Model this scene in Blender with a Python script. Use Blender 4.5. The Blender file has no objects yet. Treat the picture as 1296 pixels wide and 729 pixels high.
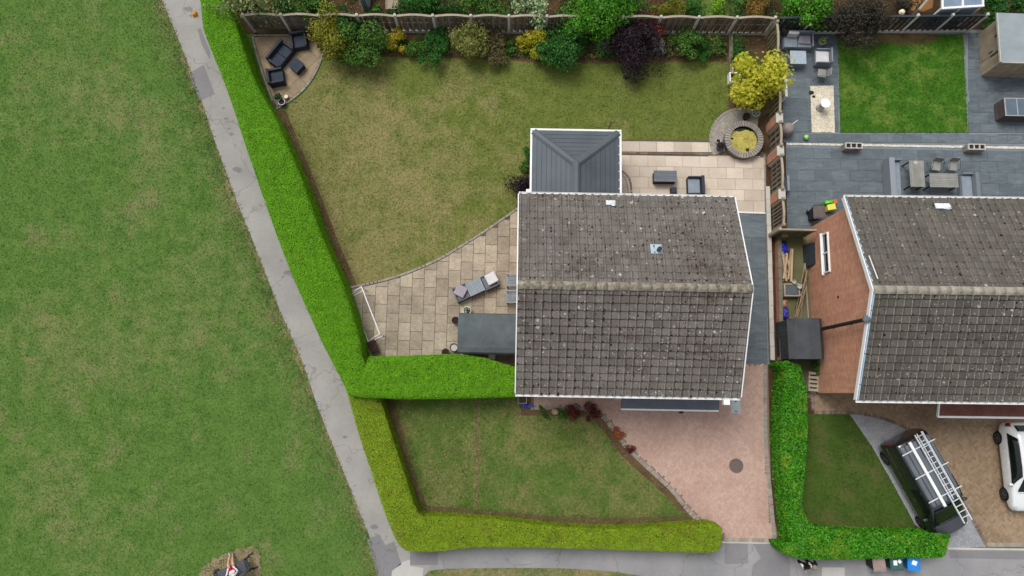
import bpy, bmesh, math, random
import numpy as np
from mathutils import Vector, Matrix
random.seed(7); RNG = np.random.default_rng(7)
SC = bpy.context.scene
COL = SC.collection
R = math.radians
# ------------------------------------------------------------------ camera
FPX, CAM_H, TILT = 900.0, 35.0, R(8.65)
cam_d = bpy.data.cameras.new('camera'); cam = bpy.data.objects.new('camera', cam_d); COL.objects.link(cam)
cam_d.sensor_width = 36.0; cam_d.lens = FPX / 1296.0 * 36.0
cam_d.clip_start = 0.5; cam_d.clip_end = 5000
cam.location = (0, 0, CAM_H); cam.rotation_euler = (TILT, 0, 0)
SC.camera = cam
# ------------------------------------------------------------------ overcast sky and veiled sun
world = bpy.data.worlds.new('World'); SC.world = world; world.use_nodes = True
wn = world.node_tree; wn.nodes.clear()
SUN_EL, SUN_AZ = R(62), R(320)
sky = wn.nodes.new('ShaderNodeTexSky'); sky.sky_type = 'NISHITA'; sky.sun_disc = False
sky.sun_elevation = SUN_EL; sky.sun_rotation = SUN_AZ; sky.air_density = 1.2; sky.dust_density = 4.0; sky.ozone_density = 1.0
hsv = wn.nodes.new('ShaderNodeHueSaturation'); hsv.inputs['Saturation'].default_value = 0.22
bg = wn.nodes.new('ShaderNodeBackground'); bg.inputs['Strength'].default_value = 0.12
wo = wn.nodes.new('ShaderNodeOutputWorld')
wn.links.new(sky.outputs[0], hsv.inputs['Color']); wn.links.new(hsv.outputs[0], bg.inputs[0]); wn.links.new(bg.outputs[0], wo.inputs[0])
sun_d = bpy.data.lights.new('sun', 'SUN'); sun_d.energy = 1.4; sun_d.angle = R(26); sun_d.color = (1.0, 0.96, 0.9)
sun = bpy.data.objects.new('sun', sun_d); COL.objects.link(sun)
sd = Vector((math.sin(SUN_AZ) * math.cos(SUN_EL), math.cos(SUN_AZ) * math.cos(SUN_EL), math.sin(SUN_EL)))
sun.rotation_euler = sd.to_track_quat('Z', 'Y').to_euler(); sun.location = sd * 60
vs = SC.view_settings; vs.view_transform = 'Standard'; vs.look = 'None'; vs.exposure = 0.36; vs.gamma = 1.0; vs.use_curve_mapping = False

# ------------------------------------------------------------------ helpers: pixels to places
def P(px, py, h=0.0):
    u = (px - 648.0) / FPX; v = (364.5 - py) / FPX
    d = Vector((u, v * math.cos(TILT) + math.sin(TILT), v * math.sin(TILT) - math.cos(TILT)))
    s = (CAM_H - h) / -d.z
    return Vector((d.x * s, d.y * s, h))
def PL(pts, h=0.0): return [(P(x, y, h).x, P(x, y, h).y) for x, y in pts]
def pxm(py, h=0.0): return (P(700, py, h) - P(699, py, h)).length      # metres per pixel there
ROT = R(-1.05)                                                          # the gardens are turned a little

def smooth_line(pts, n=6):
    out = []; m = len(pts)
    for i in range(m - 1):
        p0, p1, p2, p3 = pts[max(i-1, 0)], pts[i], pts[i+1], pts[min(i+2, m-1)]
        for k in range(n):
            t = k / n
            out.append(tuple(0.5*((2*p1[a]) + (p2[a]-p0[a])*t + (2*p0[a]-5*p1[a]+4*p2[a]-p3[a])*t*t + (3*p1[a]-p0[a]-3*p2[a]+p3[a])*t**3) for a in (0, 1)))
    out.append(tuple(pts[-1])); return out
def area(poly):
    return 0.5 * sum(poly[i][0]*poly[(i+1) % len(poly)][1] - poly[(i+1) % len(poly)][0]*poly[i][1] for i in range(len(poly)))
def ccw(poly): return list(poly) if area(poly) > 0 else list(poly)[::-1]
def inside(poly, X, Y):
    c = np.zeros(X.shape, bool); n = len(poly)
    for i in range(n):
        x0, y0 = poly[i]; x1, y1 = poly[(i+1) % n]
        if y0 == y1: continue
        c ^= ((y0 > Y) != (y1 > Y)) & (X < (x1-x0)*(Y-y0)/(y1-y0)+x0)
    return c
def edge_dist(poly, X, Y):
    d = np.full(X.shape, 1e9); n = len(poly)
    for i in range(n):
        x0, y0 = poly[i]; x1, y1 = poly[(i+1) % n]; dx, dy = x1-x0, y1-y0; L = dx*dx+dy*dy+1e-12
        t = np.clip(((X-x0)*dx+(Y-y0)*dy)/L, 0, 1); d = np.minimum(d, np.hypot(X-x0-t*dx, Y-y0-t*dy))
    return d
def offset(poly, d):                                                    # ccw polygon, d > 0 shrinks
    n = len(poly); out = []
    for i in range(n):
        a, b, c = Vector(poly[i-1]), Vector(poly[i]), Vector(poly[(i+1) % n])
        e1 = (b-a).normalized(); e2 = (c-b).normalized()
        n1 = Vector((-e1.y, e1.x)); n2 = Vector((-e2.y, e2.x)); m = n1+n2
        k = m.length_squared
        m = m * (2/k) if k > 0.3 else n1
        out.append(tuple(b + m*d))
    return out
def clip(subject, clipper):                                             # Sutherland-Hodgman, clipper convex ccw
    out = list(subject)
    for i in range(len(clipper)):
        a, b = clipper[i], clipper[(i+1) % len(clipper)]; inp, out = out, []
        if not inp: return []
        side = lambda p: (b[0]-a[0])*(p[1]-a[1]) - (b[1]-a[1])*(p[0]-a[0])
        for j in range(len(inp)):
            p, q = inp[j-1], inp[j]; sp, sq = side(p), side(q)
            if (sp >= 0) != (sq >= 0):
                t = sp/(sp-sq); out.append((p[0]+t*(q[0]-p[0]), p[1]+t*(q[1]-p[1])))
            if sq >= 0: out.append(q)
    return out
def sample_poly(poly, dens):
    xs = [p[0] for p in poly]; ys = [p[1] for p in poly]
    n = int(dens*(max(xs)-min(xs))*(max(ys)-min(ys)))
    X = RNG.uniform(min(xs), max(xs), n); Y = RNG.uniform(min(ys), max(ys), n); k = inside(poly, X, Y)
    return X[k], Y[k]

# ------------------------------------------------------------------ helpers: meshes and objects
class MB:
    def __init__(s): s.v = []; s.f = []
    def add(s, vs_, fs, M=None):
        o = len(s.v)
        for p in vs_:
            p = Vector(p); s.v.append(tuple(M @ p if M else p))
        s.f += [tuple(i+o for i in f) for f in fs]; return s
    def box(s, c, size, rz=0, rx=0, ry=0):                              # c = centre of the base
        x, y, z = size[0]/2, size[1]/2, size[2]
        vs_ = [(-x,-y,0),(x,-y,0),(x,y,0),(-x,y,0),(-x,-y,z),(x,-y,z),(x,y,z),(-x,y,z)]
        M = Matrix.Translation(c) @ Matrix.Rotation(rz, 4, 'Z') @ Matrix.Rotation(ry, 4, 'Y') @ Matrix.Rotation(rx, 4, 'X')
        return s.add(vs_, [(3,2,1,0),(4,5,6,7),(0,1,5,4),(1,2,6,5),(2,3,7,6),(3,0,4,7)], M)
    def prism(s, poly, z0, z1, top=None):
        poly = ccw(poly); n = len(poly); top = top or poly
        vs_ = [(x, y, z0) for x, y in poly] + [(x, y, z1) for x, y in top]
        return s.add(vs_, [tuple(range(n-1, -1, -1)), tuple(range(n, 2*n))] + [(i, (i+1) % n, n+(i+1) % n, n+i) for i in range(n)])
    def tube(s, pts, r, n=8, cap=True):
        pts = [Vector(p) for p in pts]; rs = r if isinstance(r, (list, tuple)) else [r]*len(pts)
        o = len(s.v); up = Vector((0, 0, 1)); a = None
        for i, p in enumerate(pts):
            t = ((pts[min(i+1, len(pts)-1)] - p).normalized() + (p - pts[max(i-1, 0)]).normalized())
            t = t.normalized() if t.length > 1e-6 else up
            if a is None: a = t.cross(up) if abs(t.z) < 0.95 else t.cross(Vector((1, 0, 0)))
            a = (a - t*a.dot(t)).normalized(); b = t.cross(a)
            for k in range(n):
                w = 2*math.pi*k/n; s.v.append(tuple(p + (a*math.cos(w) + b*math.sin(w))*rs[i]))
        for i in range(len(pts)-1):
            for k in range(n):
                s.f.append((o+i*n+k, o+i*n+(k+1) % n, o+(i+1)*n+(k+1) % n, o+(i+1)*n+k))
        if cap: s.f += [tuple(o+k for k in range(n-1, -1, -1)), tuple(o+(len(pts)-1)*n+k for k in range(n))]
        return s
    def lathe(s, prof, n=24, c=(0, 0, 0), M=None, sx=1, sy=1):
        vs_ = []
        for r_, z in prof:
            for k in range(n):
                w = 2*math.pi*k/n; vs_.append((c[0]+r_*math.cos(w)*sx, c[1]+r_*math.sin(w)*sy, c[2]+z))
        fs = [(i*n+k, i*n+(k+1) % n, (i+1)*n+(k+1) % n, (i+1)*n+k) for i in range(len(prof)-1) for k in range(n)]
        fs += [tuple(range(n-1, -1, -1)), tuple((len(prof)-1)*n+k for k in range(n))]
        return s.add(vs_, fs, M)
    def mesh(s, name, mats=None):
        me = bpy.data.meshes.new(name); me.from_pydata(s.v, [], s.f); me.update()
        for m in (mats or []): me.materials.append(m)
        return me
def link(name, me, parent=None, loc=None, rz=0, smooth=False, bevel=0):
    o = bpy.data.objects.new(name, me); COL.objects.link(o)
    if parent: o.parent = parent
    if loc is not None: o.location = loc
    o.rotation_euler.z = rz
    if smooth and me:
        me.polygons.foreach_set('use_smooth', [True]*len(me.polygons))
    if bevel:
        b = o.modifiers.new('edge', 'BEVEL'); b.width = bevel; b.segments = 2; b.limit_method = 'ANGLE'
    return o
def part(name, mb, m, parent=None, **k):
    return link(name, mb.mesh(name, [m]), parent, **k)
def tag(o, label, cat, group=None):
    o['label'] = label; o['category'] = cat
    if group: o['group'] = group
    return o
def thing(name, label, cat, loc=(0, 0, 0), rz=0, group=None):
    o = bpy.data.objects.new(name, None); COL.objects.link(o); o.empty_display_size = 0.2
    o.location = loc; o.rotation_euler.z = rz
    return tag(o, label, cat, group)
def kind(o, k): o['kind'] = k; return o
def sheet(name, poly, z, m, parent=None, k='structure'):
    poly = ccw(poly); mb = MB(); mb.add([(x, y, z) for x, y in poly], [tuple(range(len(poly)))])
    o = part(name, mb, m, parent)
    if k: kind(o, k)
    return o
def copy_tree(o, parent=None):
    c = o.copy(); COL.objects.link(c); c.parent = parent
    for ch in list(o.children): copy_tree(ch, c)
    return c
def quads_mesh(name, V, mats):                                          # V: (N,4,3) array, one quad each
    n = V.shape[0]; me = bpy.data.meshes.new(name)
    me.vertices.add(4*n); me.vertices.foreach_set('co', V.reshape(-1).astype(np.float32))
    me.loops.add(4*n); me.loops.foreach_set('vertex_index', np.arange(4*n, dtype=np.int32))
    me.polygons.add(n); me.polygons.foreach_set('loop_start', np.arange(0, 4*n, 4, dtype=np.int32))
    me.polygons.foreach_set('loop_total', np.full(n, 4, np.int32))
    for m in mats: me.materials.append(m)
    me.update(calc_edges=True); return me
def leaf_quads(pts, nrm, size, aspect=0.55, jitter=0.6):
    n = len(pts); nrm = nrm + RNG.normal(0, jitter, (n, 3)); nrm /= np.linalg.norm(nrm, axis=1, keepdims=True)+1e-9
    a = np.cross(nrm, RNG.normal(0, 1, (n, 3))); a /= np.linalg.norm(a, axis=1, keepdims=True)+1e-9
    b = np.cross(nrm, a); s = (size*RNG.uniform(0.65, 1.35, n))[:, None]
    return np.stack([pts-a*s, pts-b*s*aspect, pts+a*s, pts+b*s*aspect], 1)

# ------------------------------------------------------------------ materials
def lin(h):
    h = h.lstrip('#'); out = []
    for i in (0, 2, 4):
        c = int(h[i:i+2], 16)/255; out.append(c/12.92 if c <= 0.04045 else ((c+0.055)/1.055)**2.4)
    return tuple(out) + (1,)
class NT:
    def __init__(s, name):
        s.m = bpy.data.materials.new(name); s.m.use_nodes = True; s.t = s.m.node_tree; s.t.nodes.clear()
        s.out = s.n('ShaderNodeOutputMaterial'); s.b = s.n('ShaderNodeBsdfPrincipled'); s.l(s.b.outputs[0], s.out.inputs[0])
        s.pos = s.n('ShaderNodeNewGeometry')
    def n(s, t, **k):
        x = s.t.nodes.new(t)
        for a, v in k.items(): setattr(x, a, v)
        return x
    def l(s, a, b): s.t.links.new(a, b)
    def val(s, sock, v):
        if hasattr(v, 'links'): s.l(v, sock)
        else: sock.default_value = v
    def noise(s, scale, detail=3, rough=0.55, co=None, dist=0):
        x = s.n('ShaderNodeTexNoise'); x.inputs['Scale'].default_value = scale; x.inputs['Detail'].default_value = detail
        x.inputs['Roughness'].default_value = rough; x.inputs['Distortion'].default_value = dist
        s.l(co or s.pos.outputs['Position'], x.inputs['Vector']); return x.outputs['Fac']
    def ramp(s, fac, stops):
        x = s.n('ShaderNodeValToRGB'); e = x.color_ramp.elements
        while len(e) < len(stops): e.new(0.5)
        for i, (p, c) in enumerate(stops):
            e[i].position = p; e[i].color = lin(c) if isinstance(c, str) else (c, c, c, 1)
        s.l(fac, x.inputs['Fac']); return x.outputs['Color']
    def mix(s, fac, a, b, mode='MIX'):
        x = s.n('ShaderNodeMix', data_type='RGBA', blend_type=mode)
        s.val(x.inputs[0], fac); s.val(x.inputs[6], a); s.val(x.inputs[7], b); return x.outputs[2]
    def math(s, op, a, b=0.0, c=0.0):
        x = s.n('ShaderNodeMath', operation=op); s.val(x.inputs[0], a); s.val(x.inputs[1], b); s.val(x.inputs[2], c); return x.outputs[0]
    def vary(s, col, fac, lo, hi):                                      # col times a grey between lo and hi
        g = s.ramp(fac, [(0, lo), (1, hi)])
        return s.mix(1.0, col, g, 'MULTIPLY')
    def scaled(s, v):
        x = s.n('ShaderNodeVectorMath', operation='MULTIPLY'); s.l(s.pos.outputs['Position'], x.inputs[0]); x.inputs[1].default_value = v; return x.outputs[0]
    def bump(s, fac, strength, dist=0.02):
        x = s.n('ShaderNodeBump'); x.inputs['Strength'].default_value = strength; x.inputs['Distance'].default_value = dist
        s.l(fac, x.inputs['Height']); s.l(x.outputs[0], s.b.inputs['Normal'])
    def done(s, col, rough=0.8, spec=0.3, metal=0):
        s.val(s.b.inputs['Base Color'], col); s.val(s.b.inputs['Roughness'], rough)
        s.b.inputs['Specular IOR Level'].default_value = spec; s.b.inputs['Metallic'].default_value = metal; return s.m
def mat(name, c1, c2=None, scale=2.0, rough=0.8, spec=0.3, metal=0, fine=0.12, fscale=40, obj=0.0, isl=0.0, bump=0.0, contrast=0.25):
    t = NT(name); c2 = c2 or c1
    col = t.ramp(t.noise(scale, 4), [(0.5-contrast, c1), (0.5+contrast, c2)])
    f = t.noise(fscale, 3)
    if fine: col = t.vary(col, f, 1-fine*2, 1+fine*2)
    if obj:
        oi = t.n('ShaderNodeObjectInfo'); col = t.vary(col, oi.outputs['Random'], 1-obj, 1+obj)
    if isl: col = t.vary(col, t.pos.outputs['Random Per Island'], 1-isl, 1+isl)
    if bump: t.bump(f, bump)
    return t.done(col, rough, spec, metal)
def leafmat(name, cols, alt=None, alt_scale=0.8, alt_lo=0.55, trans=0.25, rough=0.55):
    t = NT(name); r_ = t.pos.outputs['Random Per Island']; k = len(cols)
    col = t.ramp(r_, [(i/max(k-1, 1), c) for i, c in enumerate(cols)])
    if alt:
        col2 = t.ramp(r_, [(i/max(len(alt)-1, 1), c) for i, c in enumerate(alt)])
        col = t.mix(t.ramp(t.noise(alt_scale, 3, dist=0.3), [(alt_lo, 0.0), (alt_lo+0.16, 1.0)]), col, col2)
    col = t.vary(col, t.noise(2.6, 3), 0.62, 1.32)
    m = t.done(col, rough, 0.25)
    tr = t.n('ShaderNodeBsdfTranslucent'); t.l(col, tr.inputs[0]); mx = t.n('ShaderNodeMixShader'); mx.inputs[0].default_value = trans
    t.l(t.b.outputs[0], mx.inputs[1]); t.l(tr.outputs[0], mx.inputs[2]); t.l(mx.outputs[0], t.out.inputs[0])
    return m
def grassmat(name, greens, dry, soil, dry_lo, soil_lo=0.74, big=0.25, bias=None):
    t = NT(name)
    n1 = t.noise(big, 4, 0.6, dist=0.4); n2 = t.noise(1.3, 5, 0.65); n3 = t.noise(9, 4, 0.7); n4 = t.noise(45, 2, 0.6)
    base = t.ramp(t.math('MULTIPLY_ADD', n3, 0.5, t.math('MULTIPLY', n2, 0.5)), [(0.34, greens[0]), (0.5, greens[1]), (0.66, greens[2])])
    d = t.math('MULTIPLY_ADD', n1, 0.5, t.math('MULTIPLY_ADD', n2, 0.3, t.math('MULTIPLY', n3, 0.2)))
    if bias:                                                            # drier towards one side of the plot
        sx = t.n('ShaderNodeSeparateXYZ'); t.l(t.pos.outputs['Position'], sx.inputs[0])
        d = t.math('ADD', d, t.math('MULTIPLY_ADD', sx.outputs[0], bias[0], t.math('MULTIPLY_ADD', sx.outputs[1], bias[1], bias[2])))
    base = t.mix(t.ramp(d, [(dry_lo, 0.0), (dry_lo+0.17, 0.85)]), base, t.ramp(n3, [(0.35, dry[0]), (0.65, dry[1])]))
    base = t.mix(t.ramp(t.math('MULTIPLY_ADD', t.noise(0.45, 5, 0.7), 0.7, t.math('MULTIPLY', n3, 0.3)), [(soil_lo-0.13, 0.0), (soil_lo+0.02, 0.7)]), base, lin(soil))
    base = t.vary(base, n4, 0.66, 1.34)
    base = t.vary(base, t.pos.outputs['Random Per Island'], 0.78, 1.22)
    t.bump(t.math('ADD', n4, n3), 0.5, 0.03)
    return t.done(base, 0.95, 0.1)
# ------------------------------------------------------------------ setting
M_PARK = grassmat('park_grass', ['#405d27', '#4e6b2e', '#5d7639'], ['#697141', '#7b7a53'], '#7f7756', 0.51, 0.66, 0.11)
M_REAR = grassmat('rear_lawn_grass', ['#4f5b28', '#5d682f', '#6b7339'], ['#776f48', '#8d825a'], '#877b5e', 0.43, 0.68, 0.25, (-0.010, -0.008, 0.045))
M_FRONT = grassmat('front_lawn_grass', ['#425724', '#50652c', '#5e6e36'], ['#6d6840', '#857a54'], '#80704d', 0.46, 0.68, 0.4)
M_LUSH = grassmat('lush_grass', ['#2d5015', '#3a631a', '#4c7226'], ['#5f7a2a', '#7c7f45'], '#7c7448', 0.49, 0.75, 0.5)
M_NFRONT = grassmat('dark_lawn_grass', ['#33481b', '#3f5420', '#4a5a28'], ['#575230', '#5d5438'], '#4e4128', 0.50, 0.72, 0.6)  # darker, browner green for the neighbour's front lawn
M_VERGE = grassmat('verge_grass', ['#3f582a', '#4e6333', '#5e6d3d'], ['#7d7453', '#908361'], '#8a7c62', 0.40, 0.66, 0.8)
M_SOIL = mat('soil', '#4d3d2c', '#6b5740', 1.5, 0.95, 0.1, fine=0.25, fscale=30, bump=0.6)
M_DSOIL = mat('dark_soil', '#33281e', '#57432f', 1.5, 0.95, 0.1, fine=0.3, fscale=25, bump=0.7)
M_DRY = mat('trampled_earth', '#756650', '#94846a', 1.2, 0.95, 0.1, fine=0.2, fscale=25, bump=0.5)
def asphaltmat(name, c1, c2, stain):
    t = NT(name)
    col = t.ramp(t.noise(0.5, 5, 0.6), [(0.3, c1), (0.7, c2)])
    col = t.mix(t.ramp(t.noise(1.7, 4, 0.6, dist=0.5), [(0.68, 0.0), (0.74, 0.6)]), col, lin(stain))
    cr = t.n('ShaderNodeTexVoronoi', feature='DISTANCE_TO_EDGE'); cr.inputs['Scale'].default_value = 0.28
    wv = t.n('ShaderNodeVectorMath', operation='ADD'); nz = t.n('ShaderNodeTexNoise'); nz.inputs['Scale'].default_value = 1.5; nz.inputs['Detail'].default_value = 5; t.l(t.pos.outputs['Position'], nz.inputs['Vector']); t.l(t.pos.outputs['Position'], wv.inputs[0]); t.l(nz.outputs['Color'], wv.inputs[1]); t.l(wv.outputs[0], cr.inputs['Vector'])
    col = t.mix(t.math('MULTIPLY', t.math('LESS_THAN', cr.outputs['Distance'], 0.006), 0.35), col, lin('#5a5855'))
    col = t.vary(col, t.noise(6, 5, 0.7), 0.88, 1.12)
    col = t.vary(col, t.noise(60, 2, 0.7), 0.76, 1.24); t.bump(t.noise(90, 2), 0.3, 0.01)
    return t.done(col, 0.92, 0.2)
M_ASPH = asphaltmat('path_asphalt', '#868481', '#9b9894', '#6d6a66')
M_ASPHN = asphaltmat('pavement_asphalt', '#7d7d80', '#929191', '#6c6b6a')
M_PATCH = asphaltmat('patch_asphalt', '#717073', '#7f7d7f', '#8b8985')
M_LPATCH = asphaltmat('pale_patch_asphalt', '#a5a39f', '#b1afab', '#8f8d8a')
M_KERB = mat('kerb_concrete', '#a7a49d', '#bdbab2', 2, 0.9, 0.2, fine=0.12)
M_SAND_A = mat('weathered_sandstone', '#8a8070', '#a69a87', 1.3, 0.88, 0.2, fine=0.2, fscale=9, obj=0.2, bump=0.3)
M_SAND_B = mat('pale_sandstone', '#b5a797', '#c4b8aa', 1.0, 0.88, 0.2, fine=0.07, fscale=14, obj=0.12, bump=0.2)
M_SAND_C = mat('corner_sandstone', '#84745e', '#9d8c74', 1.3, 0.9, 0.2, fine=0.14, fscale=12, obj=0.13, bump=0.3)
M_MORTAR = mat('mortar_bed', '#4a4439', '#6a6253', 2, 0.95, 0.1)
M_MORTARG = mat('grey_mortar_bed', '#6c7478', '#7d858a', 2, 0.95, 0.1)
def slatemat():
    t = NT('slate_porcelain')
    w = t.noise(1.0, 5, 0.65, co=t.scaled((1.2, 4.0, 1.0)), dist=1.2)
    col = t.ramp(w, [(0.3, '#4d565c'), (0.55, '#5c666c'), (0.75, '#6b757a')])
    oi = t.n('ShaderNodeObjectInfo'); col = t.vary(col, oi.outputs['Random'], 0.88, 1.12)
    col = t.vary(col, t.noise(25, 3), 0.88, 1.12)
    return t.done(col, 0.6, 0.35)
M_SLATE = slatemat()
M_SETT = mat('grey_sett', '#857d74', '#9a9288', 3, 0.9, 0.2, isl=0.14)
M_SETTD = mat('brown_sett', '#5f544c', '#7d7066', 3, 0.9, 0.2, isl=0.3)
M_PINK = mat('pink_block', '#aa8c80', '#b99f91', 0.5, 0.9, 0.2, fine=0.12, fscale=14, isl=0.09)
M_BUFF = mat('buff_block', '#7d6a55', '#97836c', 0.6, 0.9, 0.2, fine=0.12, fscale=20, isl=0.18)
M_JOINT = mat('sand_joint', '#776459', '#877468', 2, 0.95, 0.1)
M_GRAVEL = mat('grey_gravel_bed', '#85878b', '#9a9ca0', 2, 0.95, 0.1, fine=0.3, fscale=35, bump=0.8)
M_STONES = mat('grey_gravel_stones', '#8b8d91', '#a3a5a8', 2, 0.9, 0.2, isl=0.3)
M_PEB = mat('cream_pebbles', '#d2c9b3', '#e6dfce', 2, 0.85, 0.25, isl=0.16)
M_PEBD = mat('cream_pebble_bed', '#b3a890', '#c6bca6', 2, 0.95, 0.1)

def tufts(name, poly, dens, m, size=0.045, z=0.0):
    X, Y = sample_poly(poly, dens); n = len(X)
    pts = np.stack([X, Y, np.full(n, z+0.02)], 1)
    V = leaf_quads(pts, np.tile([0, 0, 1.0], (n, 1)), np.full(n, size), 0.3, 0.7)
    V[..., 2] = np.maximum(V[..., 2], z+0.004)
    return kind(link(name, quads_mesh(name, V, [m])), 'stuff')

ground = sheet('ground', [(-1500, -1500), (1500, -1500), (1500, 1500), (-1500, 1500)], 0.0, M_PARK)
path_left = [(192,-25),(205,0),(222,40),(240,85),(256,130),(274,185),(300,255),(330,330),(355,395),(382,455),(402,515),(428,580),(452,640),(470,685),(482,729),(492,770)]
hedgeA_right = [(280,-20),(292,8),(312,45),(330,100),(345,135),(365,170),(395,240),(420,310),(445,367),(463,425),(468,450)]
park_poly = PL([(-60,-60)] + [(192,-60)] + path_left + [(-60,790)])
path_poly = PL(path_left + [(560,770),(540,724),(560,690),(480,560),(440,460),(340,190),(290,60),(270,-25)])
sheet('footpath', path_poly, 0.008, M_ASPH)
pave_poly = PL([(520,680),(536,729),(545,722),(700,719),(800,727),(835,733),(900,750),(1340,760),(1340,694),(1200,696),(1100,680),(980,686),(800,680)])
sheet('pavement', pave_poly, 0.004, M_ASPHN)
verge_poly = PL(smooth_line([(537,729),(552,721),(620,719),(700,719),(760,722),(800,727),(840,735)]) + [(860,780),(545,780)])
sheet('grass_verge', verge_poly, 0.012, M_VERGE)
tufts('verge_grass_tufts', verge_poly, 160, M_VERGE, z=0.012)
path_fine = smooth_line(path_left, 8)
edge_poly = PL(path_fine + [(x-random.uniform(1.5, 9), y) for x, y in path_fine[::-1]])
sheet('worn_path_edge', edge_poly, 0.004, M_VERGE)
for off_, dn in ((-2.5, 45), (14, 120), (26, 60), (44, 25)): tufts('worn_edge_tufts', PL(path_fine + [(x-off_, y) for x, y in path_fine[::-1]]), dn, M_VERGE, 0.06, 0.004)
tufts('park_grass_tufts', park_poly, 130, M_PARK)
for nm, poly, m in [
    ('asphalt_patch', [(239,93),(258,82),(263,96),(272,119),(253,128)], M_PATCH),
    ('asphalt_patch', [(250,37),(254,36),(266,66),(266,76),(256,58)], M_PATCH),
    ('asphalt_patch', [(465,683),(480,676),(488,690),(499,685),(508,714),(496,722),(494,760),(484,760),(474,715)], M_PATCH),
    ('asphalt_patch', [(519,697),(554,698),(554,715),(519,715)], M_PATCH),
    ('asphalt_patch', [(917,684),(946,686),(947,713),(917,714)], M_PATCH),
    ('asphalt_patch', [(952,686),(990,687),(1000,712),(1000,735),(950,735),(953,715),(963,706)], M_PATCH),
    ('concrete_patch', [(508,712),(519,708),(519,716),(536,719),(530,770),(494,770),(496,723)], M_LPATCH),
    ('concrete_patch', [(1040,718),(1069,718),(1069,735),(1040,735)], M_LPATCH),
    ('asphalt_patch', [(1202,697),(1340,698),(1340,709),(1202,706)], M_PATCH)]:
    sheet(nm, PL(poly), 0.014, m)
for px, py, r_ in [(286,150,.11),(293,170,.13),(300,215,.2),(283,137,.07),(365,345,.2),(372,350,.14),(330,260,.07),(290,163,.08),(474,667,.16),(476,676,.06),(449,615,.05),(356,330,.08),(238,12,.22),(243,20,.12),(437,553,.1),(615,712,.06)]:
    c = P(px, py); n = 11
    sheet('tar_stain', [(c.x+r_*random.uniform(.6, 1.5)*math.cos(2*math.pi*k/n), c.y+r_*random.uniform(.4, .9)*math.sin(2*math.pi*k/n)) for k in range(n)], 0.0175, M_PATCH)

# kerb-stone line in front of the two drives
for a, b in [((914, 686), (985, 687)), ((1199, 694), (1340, 696))]:
    A, B = P(*a), P(*b); d = B-A; ang = math.atan2(d.y, d.x)
    k = kind(part('drive_kerb', MB().box((0, 0, 0), (d.length, 0.09, 0.03)), M_KERB, loc=(A+B)/2, rz=ang), 'structure')

# rear lawn, soil strip, back border
lawn_curve = smooth_line([(440,363),(470,357),(500,349),(530,338),(560,324),(590,306),(620,287),(657,261)])
rear_poly = PL([(412,73),(455,72),(500,71),(600,74),(680,78),(760,80),(850,78),(922,78),(922,137),(905,145),(898,160),(897,178),(785,178),(700,178),(672,190),(668,232),(657,261)] + lawn_curve[::-1][1:] + [(430,345),(405,285),(380,222),(362,172),(352,145),(362,136),(385,118),(400,98)])
sheet('rear_lawn', rear_poly, 0.016, M_REAR)
tufts('rear_lawn_tufts', rear_poly, 130, M_REAR, z=0.016)
soil_strip = PL([(345,140),(362,140),(372,165),(400,232),(424,295),(452,362),(470,430),(440,430),(400,300),(350,180)])
sheet('hedge_soil', soil_strip, 0.020, M_SOIL)
tufts('soil_edge_tufts', PL([(352,140),(368,140),(380,165),(408,232),(432,295),(458,362),(448,362),(415,295),(392,232),(364,165)]), 90, M_REAR, z=0.022)
sheet('back_border_soil', PL([(395,38),(985,40),(985,78),(922,78),(850,79),(760,81),(680,79),(600,75),(500,72),(455,73),(412,74),(400,78),(395,60)]), 0.020, M_SOIL)
sheet('side_border_soil', PL([(922,45),(985,45),(978,140),(960,150),(905,148),(922,137)]), 0.024, M_SOIL)
sheet('conservatory_border_soil', PL([(652,262),(665,228),(667,190),(680,176),(690,262)]), 0.020, M_SOIL)
sheet('back_garden_soil', PL([(240,-45),(1340,-45),(1340,40),(985,42),(310,43),(285,0)]), 0.006, M_DSOIL)
sheet('back_garden_lawn', PL([(850,-40),(960,-40),(935,20),(880,24)]), 0.014, M_FRONT)
M_CHALK = mat('dry_grass_line', '#8d8460', '#7a7450', 6, 0.95, 0.1)
for a, b in [((471,147),(466,204)), ((471,147),(495,148)), ((466,204),(484,205))]:
    A, B = P(*a), P(*b); d = B-A
    kind(part('lawn_line', MB().box((0, 0, 0), (d.length, 0.035, 0.004)), M_CHALK, loc=((A+B)/2)+Vector((0, 0, .018)), rz=math.atan2(d.y, d.x)), 'structure')

# front lawn and bed
bed_outer = smooth_line([(672,516),(740,517),(760,525),(775,542),(792,565),(820,592),(850,620),(870,645),(890,665)])
bed_inner = smooth_line([(660,526),(735,527),(752,534),(768,552),(785,575),(812,600),(840,625),(862,648),(872,665)])
front_poly = PL([(480,498),(657,498),(660,526)] + bed_inner[1:] + [(872,672),(525,660)])
sheet('front_lawn', front_poly, 0.016, M_FRONT)
tufts('front_lawn_tufts', front_poly, 140, M_FRONT, z=0.016)
sheet('front_bed_soil', PL([(658,498),(672,498)] + bed_outer + bed_inner[::-1]), 0.022, M_SOIL)
sheet('front_hedge_soil', PL([(484,498),(497,498),(520,580),(540,640),(600,644),(700,654),(800,655),(875,652),(880,670),(525,660),(505,580)]), 0.020, M_SOIL)
tufts('soil_edge_tufts', PL([(486,500),(506,500),(528,580),(546,634),(600,640),(700,650),(800,651),(870,648),(880,664),(800,664),(700,664),(530,652),(505,580)]), 260, M_FRONT, z=0.022)
A, B = P(604, 505), P(602, 646); d = B-A
trench_poly = [(A.x-.10, A.y), (A.x+.12, A.y), (A.x+.2, (A.y+B.y)/2), (B.x+.1, B.y), (B.x-.1, B.y), (A.x-.2, (A.y+B.y)/2)]
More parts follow.
